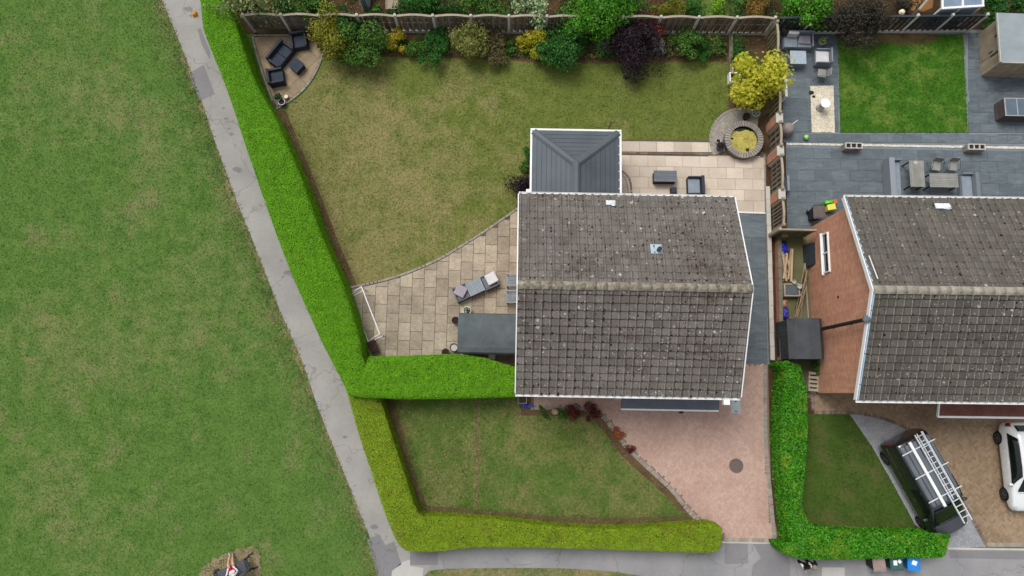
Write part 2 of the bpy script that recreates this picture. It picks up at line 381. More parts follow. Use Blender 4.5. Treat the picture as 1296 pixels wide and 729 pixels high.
M_STRAW = leafmat('straw', ['#6d6340', '#82764f', '#94865e', '#5d5a36'], trans=0)
tufts('dry_grass_strip', trench_poly, 800, M_STRAW, 0.045, 0.018)
for q_, dn in (([(545,520),(585,515),(600,560),(596,620),(570,632),(545,600),(530,560)], 75), ([(560,555),(640,560),(640,610),(570,625)], 50), ([(500,505),(530,520),(560,640),(530,645)], 60), ([(520,600),(640,600),(700,640),(690,652),(540,645)], 35)): tufts('dry_grass_strip', PL(q_), dn, M_STRAW, 0.05, 0.018)

# block paving: herringbone bricks laid as real blocks
def herringbone(name, polys, L, m, z0, z1, ang, parent):
    V = []
    xs = [p[0] for q in polys for p in q]; ys = [p[1] for q in polys for p in q]
    cx, cy = (min(xs)+max(xs))/2, (min(ys)+max(ys))/2; rad = max(max(xs)-min(xs), max(ys)-min(ys))*0.75
    w = L/2; k = int(rad/w)+4; ca, sa = math.cos(ang), math.sin(ang); g = 0.0035; B = []
    for r_ in range(-k, k):
        for q in range(-k//4-1, k//4+1):
            x = (r_ % 4) + 4*q
            B.append((x*w+g, r_*w+g, (x+2)*w-g, (r_+1)*w-g)); B.append(((x+3)*w+g, r_*w+g, (x+4)*w-g, (r_+2)*w-g))
    B = np.array(B); mx, my = (B[:, 0]+B[:, 2])/2, (B[:, 1]+B[:, 3])/2
    wx, wy = cx+mx*ca-my*sa, cy+mx*sa+my*ca; keep = np.zeros(len(B), bool)
    for q in polys: keep |= inside(q, wx, wy)
    B = B[keep]; n = len(B)
    zt = z1+RNG.uniform(-0.002, 0.003, n)
    c4 = [(0, 1), (2, 1), (2, 3), (0, 3)]
    lo = np.stack([np.stack([cx+B[:, a]*ca-B[:, b]*sa, cy+B[:, a]*sa+B[:, b]*ca, np.full(n, z0)], 1) for a, b in c4], 1)
    hi = lo.copy(); hi[..., 2] = zt[:, None]
    VV = np.concatenate([lo, hi], 1).reshape(-1, 3)
    F = [(o+4, o+5, o+6, o+7) for o in range(0, 8*n, 8)] + [(o+i, o+(i+1) % 4, o+4+(i+1) % 4, o+4+i) for o in range(0, 8*n, 8) for i in range(4)]
    me = bpy.data.meshes.new(name); me.from_pydata(VV.tolist(), [], F); me.materials.append(m); me.update()
    return kind(link(name, me, parent), 'stuff')
def edging(name, line, w, l, m, z, parent, h=0.03, gap=0.012, world=True):
    mb = MB(); pts = [Vector(p).to_2d() for p in line]; acc = 0.0
    for i in range(len(pts)-1):
        a, b = pts[i], pts[i+1]; L = (b-a).length; d = (b-a)/L; s = -acc
        while s + l < L:
            s0 = s + l
            c = a + d*(s0-l/2) if s0-l/2 > 0 else a
            mb.box((c.x, c.y, z-h), (l-gap*.6, w-gap, h+random.uniform(-.003, .004)), rz=math.atan2(d.y, d.x)+random.uniform(-.05, .05)); s = s0
        acc = L - s
    return kind(part(name, mb, m, parent), 'stuff')
drive_edge = bed_outer + [(912,690)]
drive_poly = PL([(676,470)] + [(x+4, y-2) for x, y in bed_outer] + [(914,672),(916,685),(976,686),(974,640),(966,560),(964,462),(700,470)])
full_drive = PL([(672,470)] + bed_outer + [(912,672),(914,687),(984,688),(980,640),(973,560),(972,459),(700,470)])
drive = sheet('driveway', full_drive, 0.016, M_JOINT)
herringbone('paving_block', [drive_poly], 0.2, M_PINK, 0.010, 0.030, R(43), drive)
edging('border_block', PL(bed_outer + [(914,674)]), 0.2, 0.1, M_SETT, 0.034, drive)
edging('border_block', PL(smooth_line([(968,462),(969,560),(976,640),(980,685)])), 0.2, 0.1, M_SETT, 0.034, drive)
edging('border_block', PL([(916,683),(979,684)]), 0.2, 0.1, M_SETT, 0.034, drive)

ndrive_poly = PL([(1026,496),(1296,496),(1340,496),(1340,690),(1248,690),(1232,660),(1205,610),(1180,572),(1160,550),(1130,534),(1100,525),(1030,522)])
nd = sheet('neighbour_driveway', offset(ccw(ndrive_poly), -0.08), 0.016, M_JOINT)
herringbone('paving_block', [ndrive_poly], 0.2, M_BUFF, 0.010, 0.030, R(44), nd)
edging('border_block', PL(smooth_line([(1030,522),(1070,522),(1100,525),(1130,534),(1160,550),(1180,572),(1205,610),(1232,660),(1248,690)])), 0.18, 0.1, M_SETTD, 0.034, nd)
edging('border_block', PL([(1029,498),(1029,521)]), 0.18, 0.1, M_SETTD, 0.034, nd)
edging('border_block', PL([(1249,689),(1340,690)]), 0.2, 0.1, M_SETT, 0.034, nd)
grav_poly = PL([(1075,524),(1100,526),(1130,535),(1160,551),(1180,573),(1205,611),(1231,660),(1247,692),(1196,694),(1180,680),(1158,664),(1132,616),(1104,566)])
gv = sheet('gravel_strip', grav_poly, 0.020, M_GRAVEL)
def stones(name, poly, dens, size, m, z, parent):
    X, Y = sample_poly(poly, dens); n = len(X)
    V = leaf_quads(np.stack([X, Y, np.full(n, z)], 1), np.tile([0, 0, 1.], (n, 1)), np.full(n, size), 0.8, 0.3)
    V[..., 2] = np.maximum(V[..., 2], z-0.003)
    return kind(link(name, quads_mesh(name, V, [m]), parent), 'stuff')
stones('gravel_stones', grav_poly, 700, 0.022, M_STONES, 0.03, gv)
nf_poly = PL([(1005,500),(1022,524),(1075,524),(1104,566),(1132,616),(1158,664),(1160,690),(1000,690)])
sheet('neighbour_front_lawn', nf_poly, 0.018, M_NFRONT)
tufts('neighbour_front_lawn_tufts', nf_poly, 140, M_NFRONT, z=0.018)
sheet('neighbour_hedge_soil', PL([(972,462),(1030,462),(1030,530),(1018,640),(1020,655),(1160,660),(1165,685),(990,700),(976,640)]), 0.0165, M_DSOIL)

# slabs: each one laid as its own piece
SLAB = {}
def slabs(parent, polys, holes, origin, ang, along, across, m, z, thick=0.02, gap=0.012, vertical=False, minarea=0.03, name='paving_slab', shift=0.5):
    ca, sa = math.cos(ang), math.sin(ang)
    loc = lambda p: ((p[0]-origin[0])*ca + (p[1]-origin[1])*sa, -(p[0]-origin[0])*sa + (p[1]-origin[1])*ca)
    wor = lambda p: (origin[0]+p[0]*ca-p[1]*sa, origin[1]+p[0]*sa+p[1]*ca)
    for poly in polys:
        lp = ccw([loc(p) for p in poly])
        if vertical: lp = ccw([(y, x) for x, y in lp])
        xs = [p[0] for p in lp]; ys = [p[1] for p in lp]
        for j in range(math.floor(min(ys)/across), math.ceil(max(ys)/across)):
            off = (j % 2)*shift*along + (0.0 if shift == 0.5 else (j*0.37 % 1)*along*0.3)
            for i in range(math.floor((min(xs)-off)/along), math.ceil((max(xs)-off)/along)):
                x0, y0 = i*along+off, j*across
                rect = [(x0+gap/2, y0+gap/2), (x0+along-gap/2, y0+gap/2), (x0+along-gap/2, y0+across-gap/2), (x0+gap/2, y0+across-gap/2)]
                c = clip(lp, rect)
                if len(c) < 3 or abs(area(c)) < minarea: continue
                if vertical: c = [(y, x) for x, y in c]
                cen = wor((sum(p[0] for p in c)/len(c), sum(p[1] for p in c)/len(c)))
                if any(inside(h, np.array([cen[0]]), np.array([cen[1]]))[0] for h in holes): continue
                c = [wor(p) for p in c]
                full = len(c) == 4 and abs(abs(area(c)) - (along-gap)*(across-gap)) < 1e-4
                key = (round(along, 3), round(across, 3), vertical, m.name)
                if full and key in SLAB: me = SLAB[key]
                else:
                    q = ccw([((x-cen[0])*ca+(y-cen[1])*sa, -(x-cen[0])*sa+(y-cen[1])*ca) for x, y in c])
                    me = MB().prism(q, 0, thick).mesh(name, [m])
                    if full: SLAB[key] = me
                o = link(name, me, parent, loc=(cen[0], cen[1], z+random.uniform(-.002, .003)), rz=ang)
# weathered patio beside the house
patio_line = [(x, y+4) for x, y in lawn_curve]
patio_poly = PL(patio_line + [(662,262),(662,462),(470,462),(452,420),(444,366)])
pa = sheet('patio', PL(lawn_curve + [(664,262),(664,462),(466,462),(448,420),(438,366)]), 0.022, M_MORTAR)
o = P(660, 300)
slabs(pa, [patio_poly], [], (o.x, o.y), ROT, 0.885, 0.60, M_SAND_A, 0.024, vertical=True, gap=0.022)
edging('edging_sett', PL([(x, y+1.5) for x, y in lawn_curve]), 0.12, 0.1, M_SETT, 0.055, pa)
# pale patio behind the house
rp_poly = PL([(780,179),(898,179),(905,196),(968,196),(969,275),(780,275)])
rp = sheet('rear_patio', PL([(780,177),(972,177),(972,300),(780,300)]), 0.022, M_MORTAR)
o = P(787, 196.5)
slabs(rp, [PL([(780,196.5),(966,198),(968,271),(780,271)])], [], (o.x, o.y), ROT, 0.885, 0.575, M_SAND_B, 0.024)
o2 = P(787, 179)
slabs(rp, [PL([(780,179),(897,180),(902,193),(780,192)])], [], (o2.x, o2.y-0.56), ROT, 0.885, 0.575, M_SAND_B, 0.024, shift=0.3)
edging('edging_sett', PL([(785,193.7),(905,195.2)]), 0.1, 0.2, M_SETTD, 0.048, rp)
edging('edging_sett', PL([(967,198),(969,270)]), 0.1, 0.12, M_SETT, 0.05, rp)
edging('edging_sett', PL(smooth_line([(784,216),(790,219),(795,225),(798,233),(799,245)])), 0.11, 0.1, M_SETTD, 0.05, rp)
edging('edging_sett', PL(smooth_line([(784,219),(788,222),(792,228),(794,236),(795,245)])), 0.09, 0.1, M_SETT, 0.049, rp)
# dark side passage
sp = sheet('side_passage', PL([(920,269),(972,269),(974,461),(920,461)]), 0.022, M_MORTARG)
o = P(925, 462)
slabs(sp, [PL([(920,270.5),(968,271),(971,460),(920,460)])], [], (o.x, o.y), ROT, 2.4, 0.8, M_SLATE, 0.024, gap=0.008)
A, B = P(930, 269), P(969, 270.3); d = B-A
kind(part('passage_step', MB().box((0, 0, 0), (d.length, 0.09, 0.10)), mat('white_step_paint', '#c9c9c6', '#dcdcd8', 3), loc=(A+B)/2, rz=math.atan2(d.y, d.x), bevel=0.01), 'structure')
# neighbour's slate terrace
nl_quad = [(1060,47),(1218,44),(1224,168),(1063,168)]
peb_quad = [(1025,110),(1054,109),(1056,168),(1027,168)]
nl_poly, peb_poly = PL(nl_quad), PL(peb_quad)
ter_poly = PL([(986,38),(1340,38),(1340,330),(1000,300),(994,285)])
ter = sheet('slate_terrace', ter_poly, 0.022, M_MORTARG)
o = P(996, 186.5)
slabs(ter, [PL([(994,186.5),(1340,192),(1340,262),(1075,262),(1040,292),(996,292)])], [], (o.x, o.y), ROT, 0.89, 0.585, M_SLATE, 0.024, gap=0.010)
o = P(990, 180)
slabs(ter, [PL([(987,40),(1024,40),(1026,168.5),(991,169)]), PL([(991,170),(1340,170),(1340,182),(991,180)]), PL([(1225,42),(1340,42),(1340,168),(1225,168)])], [], (o.x, o.y), ROT, 0.89, 0.59, M_SLATE, 0.024, gap=0.010)
slabs(ter, [PL([(1025,40),(1059,42),(1061,168),(1057,168),(1055,107.5),(1025,107.5)])], [peb_poly], (o.x, o.y), ROT, 0.89, 0.59, M_SLATE, 0.024, gap=0.010)
sheet('terrace_lawn', nl_poly, 0.056, M_LUSH)
tufts('terrace_lawn_tufts', offset(ccw(nl_poly), -.05), 200, M_LUSH, z=0.056)
sheet('terrace_lawn_soil', PL([(1052,42),(1070,43),(1135,43),(1190,44),(1180,56),(1140,58),(1115,55),(1065,52)]), 0.060, M_SOIL)
pb = sheet('pebble_bed', peb_poly, 0.052, M_PEBD)
stones('pebbles', peb_poly, 900, 0.026, M_PEB, 0.062, pb)
wl = PL([(995,181.3),(1340,187),(1340,189.6),(995,183.6)])
ws = sheet('white_pebble_strip', wl, 0.048, M_PEBD)
stones('pebbles', wl, 900, 0.024, mat('white_pebbles', '#d5d2cb', '#e4e2dc', 2, 0.85, isl=0.12), 0.056, ws)
# neighbour's narrow yard between the houses
sheet('mossy_yard', PL([(980,296),(1040,290),(1040,505),(980,500)]), 0.026, mat('mossy_concrete', '#57573a', '#6b6950', 1.2, 0.95, 0.1, fine=0.2))
# corner patio
corner_arc = smooth_line([(410,62),(407,78),(400,94),(389,110),(374,124),(356,136),(350,138)])
cp_poly = PL([(318,45),(335,44),(405,44)] + corner_arc + [(345,132),(333,98),(323,65)])
cp = sheet('corner_patio', cp_poly, 0.026, M_MORTAR)
o = P(365, 88)
slabs(cp, [offset(ccw(cp_poly), 0.14)], [], (o.x, o.y), R(48), 0.95, 0.75, M_SAND_C, 0.028, shift=0.37)
edging('edging_sett', PL([(x-1.5, y-0.5) for x, y in corner_arc]), 0.13, 0.11, M_SETT, 0.06, cp)
edging('edging_sett', PL([(320,46),(324,65),(334,97),(346,130)]), 0.11, 0.1, M_SETT, 0.06, cp)
edging('edging_sett', PL([(322,45.5),(400,45.5)]), 0.1, 0.1, M_SETT, 0.06, cp)
# worn patch under the park bench
bn = P(298, 716)
wp = [(x+random.uniform(-.09, .09), y+random.uniform(-.09, .09)) for x, y in PL(smooth_line([(252,735),(256,718),(275,706),(303,694),(326,695),(330,712),(329,730),(320,760),(255,760),(252,735)]))]
sheet('worn_patch', wp, 0.010, M_DRY)
tufts('worn_patch_tufts', offset(ccw(wp), -0.2), 55, M_PARK, 0.045, 0.01)
sheet('fence_foot_soil', PL([(962,48),(990,45),(998,300),(968,300),(970,196),(960,190),(950,160),(945,140)]), 0.0235, M_DSOIL)
# ------------------------------------------------------------------ houses
def tilemat(name, base, moss, lich, moss_lo, lich_d):
    t = NT(name)
    col = t.ramp(t.noise(0.9, 5, 0.65), [(0.3, base[0]), (0.7, base[1])])
    oi = t.n('ShaderNodeObjectInfo'); col = t.vary(col, oi.outputs['Random'], 0.82, 1.18)
    col = t.vary(col, t.pos.outputs['Random Per Island'], 0.88, 1.12)
    col = t.mix(t.ramp(t.math('MULTIPLY_ADD', t.noise(0.45, 4, 0.6, dist=0.6), 0.6, t.math('MULTIPLY', t.noise(6, 4, 0.7), 0.4)), [(moss_lo, 0.0), (moss_lo+0.1, 0.75)]), col, lin(moss))
    # lichen blotches, each with a size of its own
    for sc, th, cc in ((3.6, lich_d*.8, lich), (9.0, lich_d, '#b9b6ac'), (16.0, lich_d*1.1, '#a5a298')):
        v = t.n('ShaderNodeTexVoronoi'); v.inputs['Scale'].default_value = sc; v.inputs['Randomness'].default_value = 1.0
        w = t.n('ShaderNodeVectorMath', operation='ADD'); t.l(t.pos.outputs['Position'], w.inputs[0])
        nz = t.n('ShaderNodeTexNoise'); nz.inputs['Scale'].default_value = 14; t.l(t.pos.outputs['Position'], nz.inputs['Vector'])
        s_ = t.n('ShaderNodeVectorMath', operation='SCALE'); s_.inputs['Scale'].default_value = 0.12; t.l(nz.outputs['Color'], s_.inputs[0]); t.l(s_.outputs[0], w.inputs[1])
        t.l(w.outputs[0], v.inputs['Vector'])
        sep = t.n('ShaderNodeSeparateColor'); t.l(v.outputs['Color'], sep.inputs[0])
        rad = t.math('MULTIPLY', t.math('MAXIMUM', t.math('SUBTRACT', sep.outputs[0], 0.65), 0.0), th*2.2)
        patchy = t.ramp(t.noise(0.7, 3, 0.6), [(0.36, 0.15), (0.62, 0.75)])
        col = t.mix(t.math('MULTIPLY', t.math('LESS_THAN', v.outputs['Distance'], rad), patchy), col, lin(cc))
    col = t.vary(col, t.noise(30, 3, 0.7), 0.72, 1.28)
    t.bump(t.noise(50, 3), 0.4, 0.01)
    return t.done(col, 0.95, 0.15)
M_TILE = tilemat('old_concrete_tile', ('#5a5551', '#6b6662'), '#46392f', '#c0bdb4', 0.53, 0.42)
M_TILE_N = tilemat('grey_concrete_tile', ('#4d4a45', '#5c5852'), '#443d31', '#bab7ac', 0.60, 0.40)
M_RIDGE = mat('lichen_ridge', '#5b5145', '#9d988a', 7, 0.95, 0.1, fine=0.25, fscale=18, obj=0.1, bump=0.4)
M_MOSS = mat('dark_moss', '#1f1b16', '#3a3226', 4, 1.0, 0.05, isl=0.4)
M_WHITE = mat('white_upvc', '#dcdddd', '#e6e7e7', 1, 0.4, 0.4, fine=0.02)
M_BLUEW = mat('blue_grey_verge', '#8fb0c8', '#a9c4d6', 2, 0.5, 0.4, fine=0.05)
def brickmat(name, c1, c2, mortar, axis='x'):
    t = NT(name); co = t.n('ShaderNodeTexCoord'); mp = t.n('ShaderNodeMapping'); t.l(co.outputs['Object'], mp.inputs['Vector'])
    mp.inputs['Rotation'].default_value = (R(90), 0, 0) if axis == 'x' else (R(90), 0, R(90))
    if axis == 'y':
        sx = t.n('ShaderNodeSeparateXYZ'); cx = t.n('ShaderNodeCombineXYZ'); t.l(co.outputs['Object'], sx.inputs[0]); t.l(sx.outputs[1], cx.inputs[0]); t.l(sx.outputs[2], cx.inputs[1]); vec = cx.outputs[0]
    else:
        sx = t.n('ShaderNodeSeparateXYZ'); cx = t.n('ShaderNodeCombineXYZ'); t.l(co.outputs['Object'], sx.inputs[0]); t.l(sx.outputs[0], cx.inputs[0]); t.l(sx.outputs[2], cx.inputs[1]); vec = cx.outputs[0]
    b = t.n('ShaderNodeTexBrick'); t.l(vec, b.inputs['Vector']); b.inputs['Color1'].default_value = lin(c1); b.inputs['Color2'].default_value = lin(c2); b.inputs['Mortar'].default_value = lin(mortar)
    b.inputs['Scale'].default_value = 1.0; b.inputs['Brick Width'].default_value = 0.225; b.inputs['Row Height'].default_value = 0.075; b.inputs['Mortar Size'].default_value = 0.008; b.inputs['Bias'].default_value = -0.1
    col = t.mix(t.ramp(t.noise(0.8, 4), [(0.4, 0.0), (0.75, 0.5)]), b.outputs['Color'], lin('#c59a84'))
    st = t.noise(1.0, 4, 0.6, co=t.scaled((3, 6, 0.4))); col = t.vary(col, st, 0.72, 1.25)
    col = t.vary(col, t.noise(22, 3), 0.78, 1.22)
    inv = t.math('SUBTRACT', 1.0, b.outputs['Fac']); t.bump(inv, 0.5, 0.01)
    return t.done(col, 0.9, 0.15)
M_BRICK_X = brickmat('red_brick_front', '#a26b52', '#c08870', '#ab9585', 'x')
M_BRICK_Y = brickmat('red_brick_gable', '#b87c60', '#d49c7e', '#bba492', 'y')
M_GLASS = mat('window_glass', '#1c2227', '#2a3238', 1, 0.08, 0.6, fine=0)
M_LEAD = mat('lead_flashing', '#8fa3b3', '#a6b6c2', 4, 0.5, 0.4)
M_BLACK = mat('black_metal', '#16161a', '#1f1f23', 3, 0.45, 0.4, fine=0.05)
M_FELT = mat('grey_felt', '#4a5255', '#5f676a', 1.6, 0.9, 0.2, fine=0.12, fscale=20)
M_DGREY = mat('dark_grey_tile', '#555961', '#63676f', 2, 0.7, 0.3)

M_ROLL = tilemat('pale_tile_roll', ('#66615b', '#76706a'), '#54493c', '#c0bdb4', 0.56, 0.40)
M_LAP = mat('lap_band', '#3d3935', '#524d48', 5, 0.95, 0.05)
def tile_mesh(name, w, L, m):
    xs = [0, .02, .62*w, .70*w, .79*w, .88*w, .97*w]; zs = [.004, .0, .0, .04, .058, .045, -.01]
    mb = MB(); n = len(xs); v = []
    for y, dz in ((0, .05), (L*.77, .012), (L, .0)):
        v += [(x, y, z+dz) for x, z in zip(xs, zs)]
    v += [(x, 0.0, -.002) for x in xs]
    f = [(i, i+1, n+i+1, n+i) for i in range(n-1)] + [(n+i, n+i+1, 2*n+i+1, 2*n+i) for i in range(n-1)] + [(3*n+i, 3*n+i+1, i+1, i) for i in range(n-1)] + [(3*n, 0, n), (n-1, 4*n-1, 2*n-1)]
    me = mb.add(v, f).mesh(name, [m, M_ROLL, M_LAP])                  # pan, paler strip on the roll, darker band in the lap
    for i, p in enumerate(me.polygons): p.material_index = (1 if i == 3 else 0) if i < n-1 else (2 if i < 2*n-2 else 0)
    return me
def tiled_roof(house, Wd, Dp, eave, ridge, m, cols, rows, first, seed, ridge_col):
    """two slopes of interlocking tiles; local x along the eaves, y to the rear"""
    rnd = random.Random(seed); half = Dp/2; pitch = math.atan2(ridge-eave, half); sl = math.hypot(half, ridge-eave)
    ov = 0.04; mb = MB()                                                # deck under the tiles
    mb.add([(0, 0, eave-.03), (Wd, 0, eave-.03), (Wd, half, ridge-.03), (0, half, ridge-.03), (0, Dp, eave-.03), (Wd, Dp, eave-.03)], [(0, 1, 2, 3), (3, 2, 5, 4)])
    roof = part('roof', mb, M_MOSS, house)
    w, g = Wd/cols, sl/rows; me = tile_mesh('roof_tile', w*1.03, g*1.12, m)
    spots = []
    for side in (0, 1):
        for r_ in range(rows):
            for c in range(cols):
                s = r_*g
                if side == 0: p = Vector((c*w, s*math.cos(pitch), eave+s*math.sin(pitch))); e = (pitch, 0, 0)
                else: p = Vector(((c+1)*w, Dp-s*math.cos(pitch), eave+s*math.sin(pitch))); e = (pitch, 0, math.pi)
                spots.append((side, r_, p, e))
    spots.sort(key=lambda q: first(q))
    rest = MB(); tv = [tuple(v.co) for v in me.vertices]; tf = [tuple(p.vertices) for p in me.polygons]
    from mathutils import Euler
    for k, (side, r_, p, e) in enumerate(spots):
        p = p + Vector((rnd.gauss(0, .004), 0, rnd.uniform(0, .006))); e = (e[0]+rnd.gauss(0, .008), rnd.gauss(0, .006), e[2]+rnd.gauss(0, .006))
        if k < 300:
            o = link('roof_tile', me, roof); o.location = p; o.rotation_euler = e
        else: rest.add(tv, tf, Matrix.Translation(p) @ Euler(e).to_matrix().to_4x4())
    fld = kind(part('roof_tile_field', rest, m, roof), 'stuff'); fld.data.materials.append(M_ROLL); fld.data.materials.append(M_LAP)
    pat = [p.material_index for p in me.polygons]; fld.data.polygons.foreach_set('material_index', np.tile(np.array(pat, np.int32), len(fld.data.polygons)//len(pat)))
    # moss cushions in the joints
    mo = MB()
    for _ in range(int(cols*rows*(4.2 if seed == 3 else 2.2))):
        side, r_, p, e = rnd.choice(spots); q = p + Vector((rnd.choice((0.02, .03, .66*w, rnd.uniform(0, w)))*(1 if side == 0 else -1), 0, 0)) + Vector((0, 0, .05))
        rr = rnd.uniform(.01, .034)*(1.0 + (0.5 if rnd.random() < .1 else 0)); n = 6
        dy = rnd.choice((0, 0, 0, rnd.uniform(0, g)))*(1 if side == 0 else -1)
        q += Vector((0, dy*math.cos(pitch), abs(dy)*math.sin(pitch)))
        mo.lathe([(rr, -.03), (rr*.85, .025), (rr*.3, .045)], n, tuple(q), sx=rnd.uniform(.7, 1.2), sy=rnd.uniform(.7, 1.6))
    kind(part('moss', mo, M_MOSS, roof), 'stuff')
    k = round(Wd/0.44); L = Wd/k
    rm = MB(); n = 7; pr = [(-.17+.34*i/(n-1)) for i in range(n)]
    vv = [(x, y, .115*math.cos(y/.17*1.35)-.02+dz) for x, dz in ((0, 0), (L*1.04, .012)) for y in pr]
    me2 = MB().add(vv, [(i, n+i, n+i+1, i+1) for i in range(n-1)] + [tuple(range(n)), tuple(range(2*n-1, n-1, -1))]).mesh('ridge_tile', [ridge_col])
    for i in range(k):
        o = link('ridge_tile', me2, roof, loc=(i*L, half, ridge+.02+rnd.uniform(0, .012)), smooth=True); o.rotation_euler.z = rnd.gauss(0, .01)
    return roof
def house_body(house, Wd, Dp, eave, ridge, x0, x1, y0, y1, gx='y'):
    mb = MB().box(((x0+x1)/2, y0+.05, 0), (x1-x0-.2, .1, eave-.02)).box(((x0+x1)/2, y1-.05, 0), (x1-x0-.2, .1, eave-.02))
    part('wall', mb, M_BRICK_X, house)
    zr = lambda y: eave + (ridge-eave)*(1-abs(y-Dp/2)/(Dp/2)) - .06
    for x in (x0+.05, x1-.05):
        a = [(y0, 0), (y1, 0), (y1, zr(y1)), (Dp/2, zr(Dp/2)), (y0, zr(y0))]
        v = [(x+s*.05, y, z) for s in (-1, 1) for y, z in a]
        part('gable_wall', MB().add(v, [(4,3,2,1,0), (5,6,7,8,9)] + [(i, (i+1) % 5, 5+(i+1) % 5, 5+i) for i in range(5)]), M_BRICK_Y, house)
def house_trim(house, Wd, Dp, eave, ridge, verge=M_WHITE, second=None):
    half = Dp/2; pitch = math.atan2(ridge-eave, half); sl = math.hypot(half, ridge-eave)
    for y, s in ((-.06, 1), (Dp+.06, -1)):
        mb = MB(); n = 8; pr = [(.06*math.cos(math.pi+math.pi*i/n), .06*math.sin(math.pi+math.pi*i/n)) for i in range(n+1)]
        pr += [(.05*math.cos(-math.pi*i/n), .05*math.sin(-math.pi*i/n)) for i in range(n+1)]
        v = [(x, y+a, eave-.0+b) for x in (-.02, Wd+.02) for a, b in pr]; k = len(pr)
        mb.add(v, [(i, (i+1) % k, k+(i+1) % k, k+i) for i in range(k)])
        g = part('gutter', mb, M_WHITE, house)
        part('fascia', MB().box((Wd/2, y+s*.075, eave-.17), (Wd, .02, .17)), M_WHITE, house)
        part('soffit', MB().box((Wd/2, y+s*.2, eave-.16), (Wd-.1, .24, .012)), M_WHITE, house)
    for x in (-.035, Wd+.035):
        for sgn in (0, 1):
            ya, yb = (0, half) if sgn == 0 else (half, Dp)
            za, zb = (eave, ridge) if sgn == 0 else (ridge, eave)
            v = [(x+dx, y, z+dz) for dx in (-.022, .022) for y, z in ((ya, za), (yb, zb)) for dz in (-.16, .075)]
            part('barge_board', MB().add(v, [(0,1,3,2), (4,6,7,5), (1,5,7,3), (0,2,6,4), (0,4,5,1), (2,3,7,6)]), verge, house)
            if second:
                s2 = .07 if x < 0 else -.07
                v2 = [(p[0]+s2, p[1], p[2]+.005) for p in v]
                part('verge_strip', MB().add(v2, [(0,1,3,2), (4,6,7,5), (1,5,7,3), (0,2,6,4), (0,4,5,1), (2,3,7,6)]), second, house)
def wall_window(house, x, y, z, w, h, panes=2, axis='x', sgn=-1, name='window'):
    fr = MB(); t = .06; d = .05
    def bx(mb, a, b, sx, sz, dep, off=0):
        if axis == 'x': mb.box((x+a, y+sgn*off, z+b), (sx, dep, sz))
        else: mb.box((x+sgn*off, y+a, z+b), (dep, sx, sz))
    for a, b, sx, sz in [(0, 0, w, t), (0, h-t, w, t), (-w/2+t/2, t, t, h-2*t), (w/2-t/2, t, t, h-2*t)]: bx(fr, a, b, sx, sz, .08, .03)
    for i in range(1, panes): bx(fr, -w/2+w*i/panes, t, t, h-2*t, .07, .03)
    f = part(name, fr, M_WHITE, house)
    for i in range(panes):
        pn = MB(); bx(pn, -w/2+w*(i+.5)/panes, t, w/panes-t, h-2*t, .02, .012); part('pane', pn, M_GLASS, f)
    sl_ = MB(); bx(sl_, 0, -.05, w+.12, .05, .14, .06); part('sill', sl_, M_WHITE, f)
    return f

EAVE, RIDGE = 4.8, 6.75
A = P(653, 498, EAVE); B = P(938, 503, EAVE); C = P(657.5, 243, EAVE)
HW = (B-A).length-.05; HD = (C-A).length - .1
hang = math.atan2((B-A).y, (B-A).x)
house = thing('brick_house', 'house under an old brown tiled roof with white gutters and a pink driveway', 'house', (A.x, A.y, 0), hang, 'brick houses')
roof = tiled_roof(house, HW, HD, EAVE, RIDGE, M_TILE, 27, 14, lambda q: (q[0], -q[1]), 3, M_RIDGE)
house_body(house, HW, HD, EAVE, RIDGE, .2, HW-.2, .3, HD-.3)
house_trim(house, HW, HD, EAVE, RIDGE)
for x, z, w in ((1.6, 3.2, 1.8), (4.6, 3.2, 1.2), (7.4, 3.2, 1.8), (1.9, .9, 2.2)): wall_window(house, x, .29, z, w, 1.15, 2 if w < 2 else 3)
for x, z, w in ((1.6, 3.2, 1.6), (4.9, 3.3, 1.0), (7.4, 3.2, 1.6), (6.6, .9, 1.8)): wall_window(house, x, HD-.29, z, w, 1.1, 2, sgn=1)
d = part('front_door', MB().box((5.3, .27, 0), (.95, .06, 2.05)), mat('dark_door', '#2b3036', '#33383e', 2, .4), house); part('handle', MB().box((5.65, .22, 1.0), (.03, .05, .14)), M_LEAD, d)
part('garage_door', MB().box((7.7, .27, 0), (2.3, .05, 2.1)), M_WHITE, house, bevel=.01)
# roof vents
def local(o, p): return o.matrix_basis.inverted() @ p
def on_roof(px, py):
    for h in np.linspace(RIDGE, EAVE, 60):
        q = local(house, P(px, py, h)); half = HD/2
        if h >= EAVE+(RIDGE-EAVE)*(1-abs(q.y-half)/half): continue
        return q
    return q
PITCH = math.atan2(RIDGE-EAVE, HD/2)
q = on_roof(830, 316); part('soil_vent_flashing', MB().box((q.x, q.y, q.z+.1), (.48, .48, .02), rx=-PITCH), M_LEAD, roof)
part('soil_vent_pipe', MB().tube([(q.x+.06, q.y-.05, q.z), (q.x+.08, q.y-.05, q.z+.42)], .07, 12).tube([(q.x+.08, q.y-.05, q.z+.36), (q.x+.08, q.y-.05, q.z+.46)], .1, 12), M_BLACK, roof)
q = on_roof(774, 258); part('roof_vent', MB().box((q.x-.05, q.y+.02, q.z+.09), (.42, .26, .03), rx=-PITCH).box((q.x+.05, q.y-.05, q.z+.1), (.16, .2, .12)), mat('pale_vent', '#b9bec2', '#d0d4d7', 3, .6), roof, bevel=.01)
part('downpipe_head', MB().box((.42, HD+.16, EAVE-.25), (.24, .16, .25)), M_WHITE, house, bevel=.01)
part('downpipe', MB().tube([(.42, HD-.2, EAVE-.2), (.42, HD-.22, .05)], .035), M_WHITE, house)
part('downpipe_head', MB().box((HW-.55, -.22, EAVE-.25), (.26, .2, .25)), M_WHITE, house, bevel=.01)
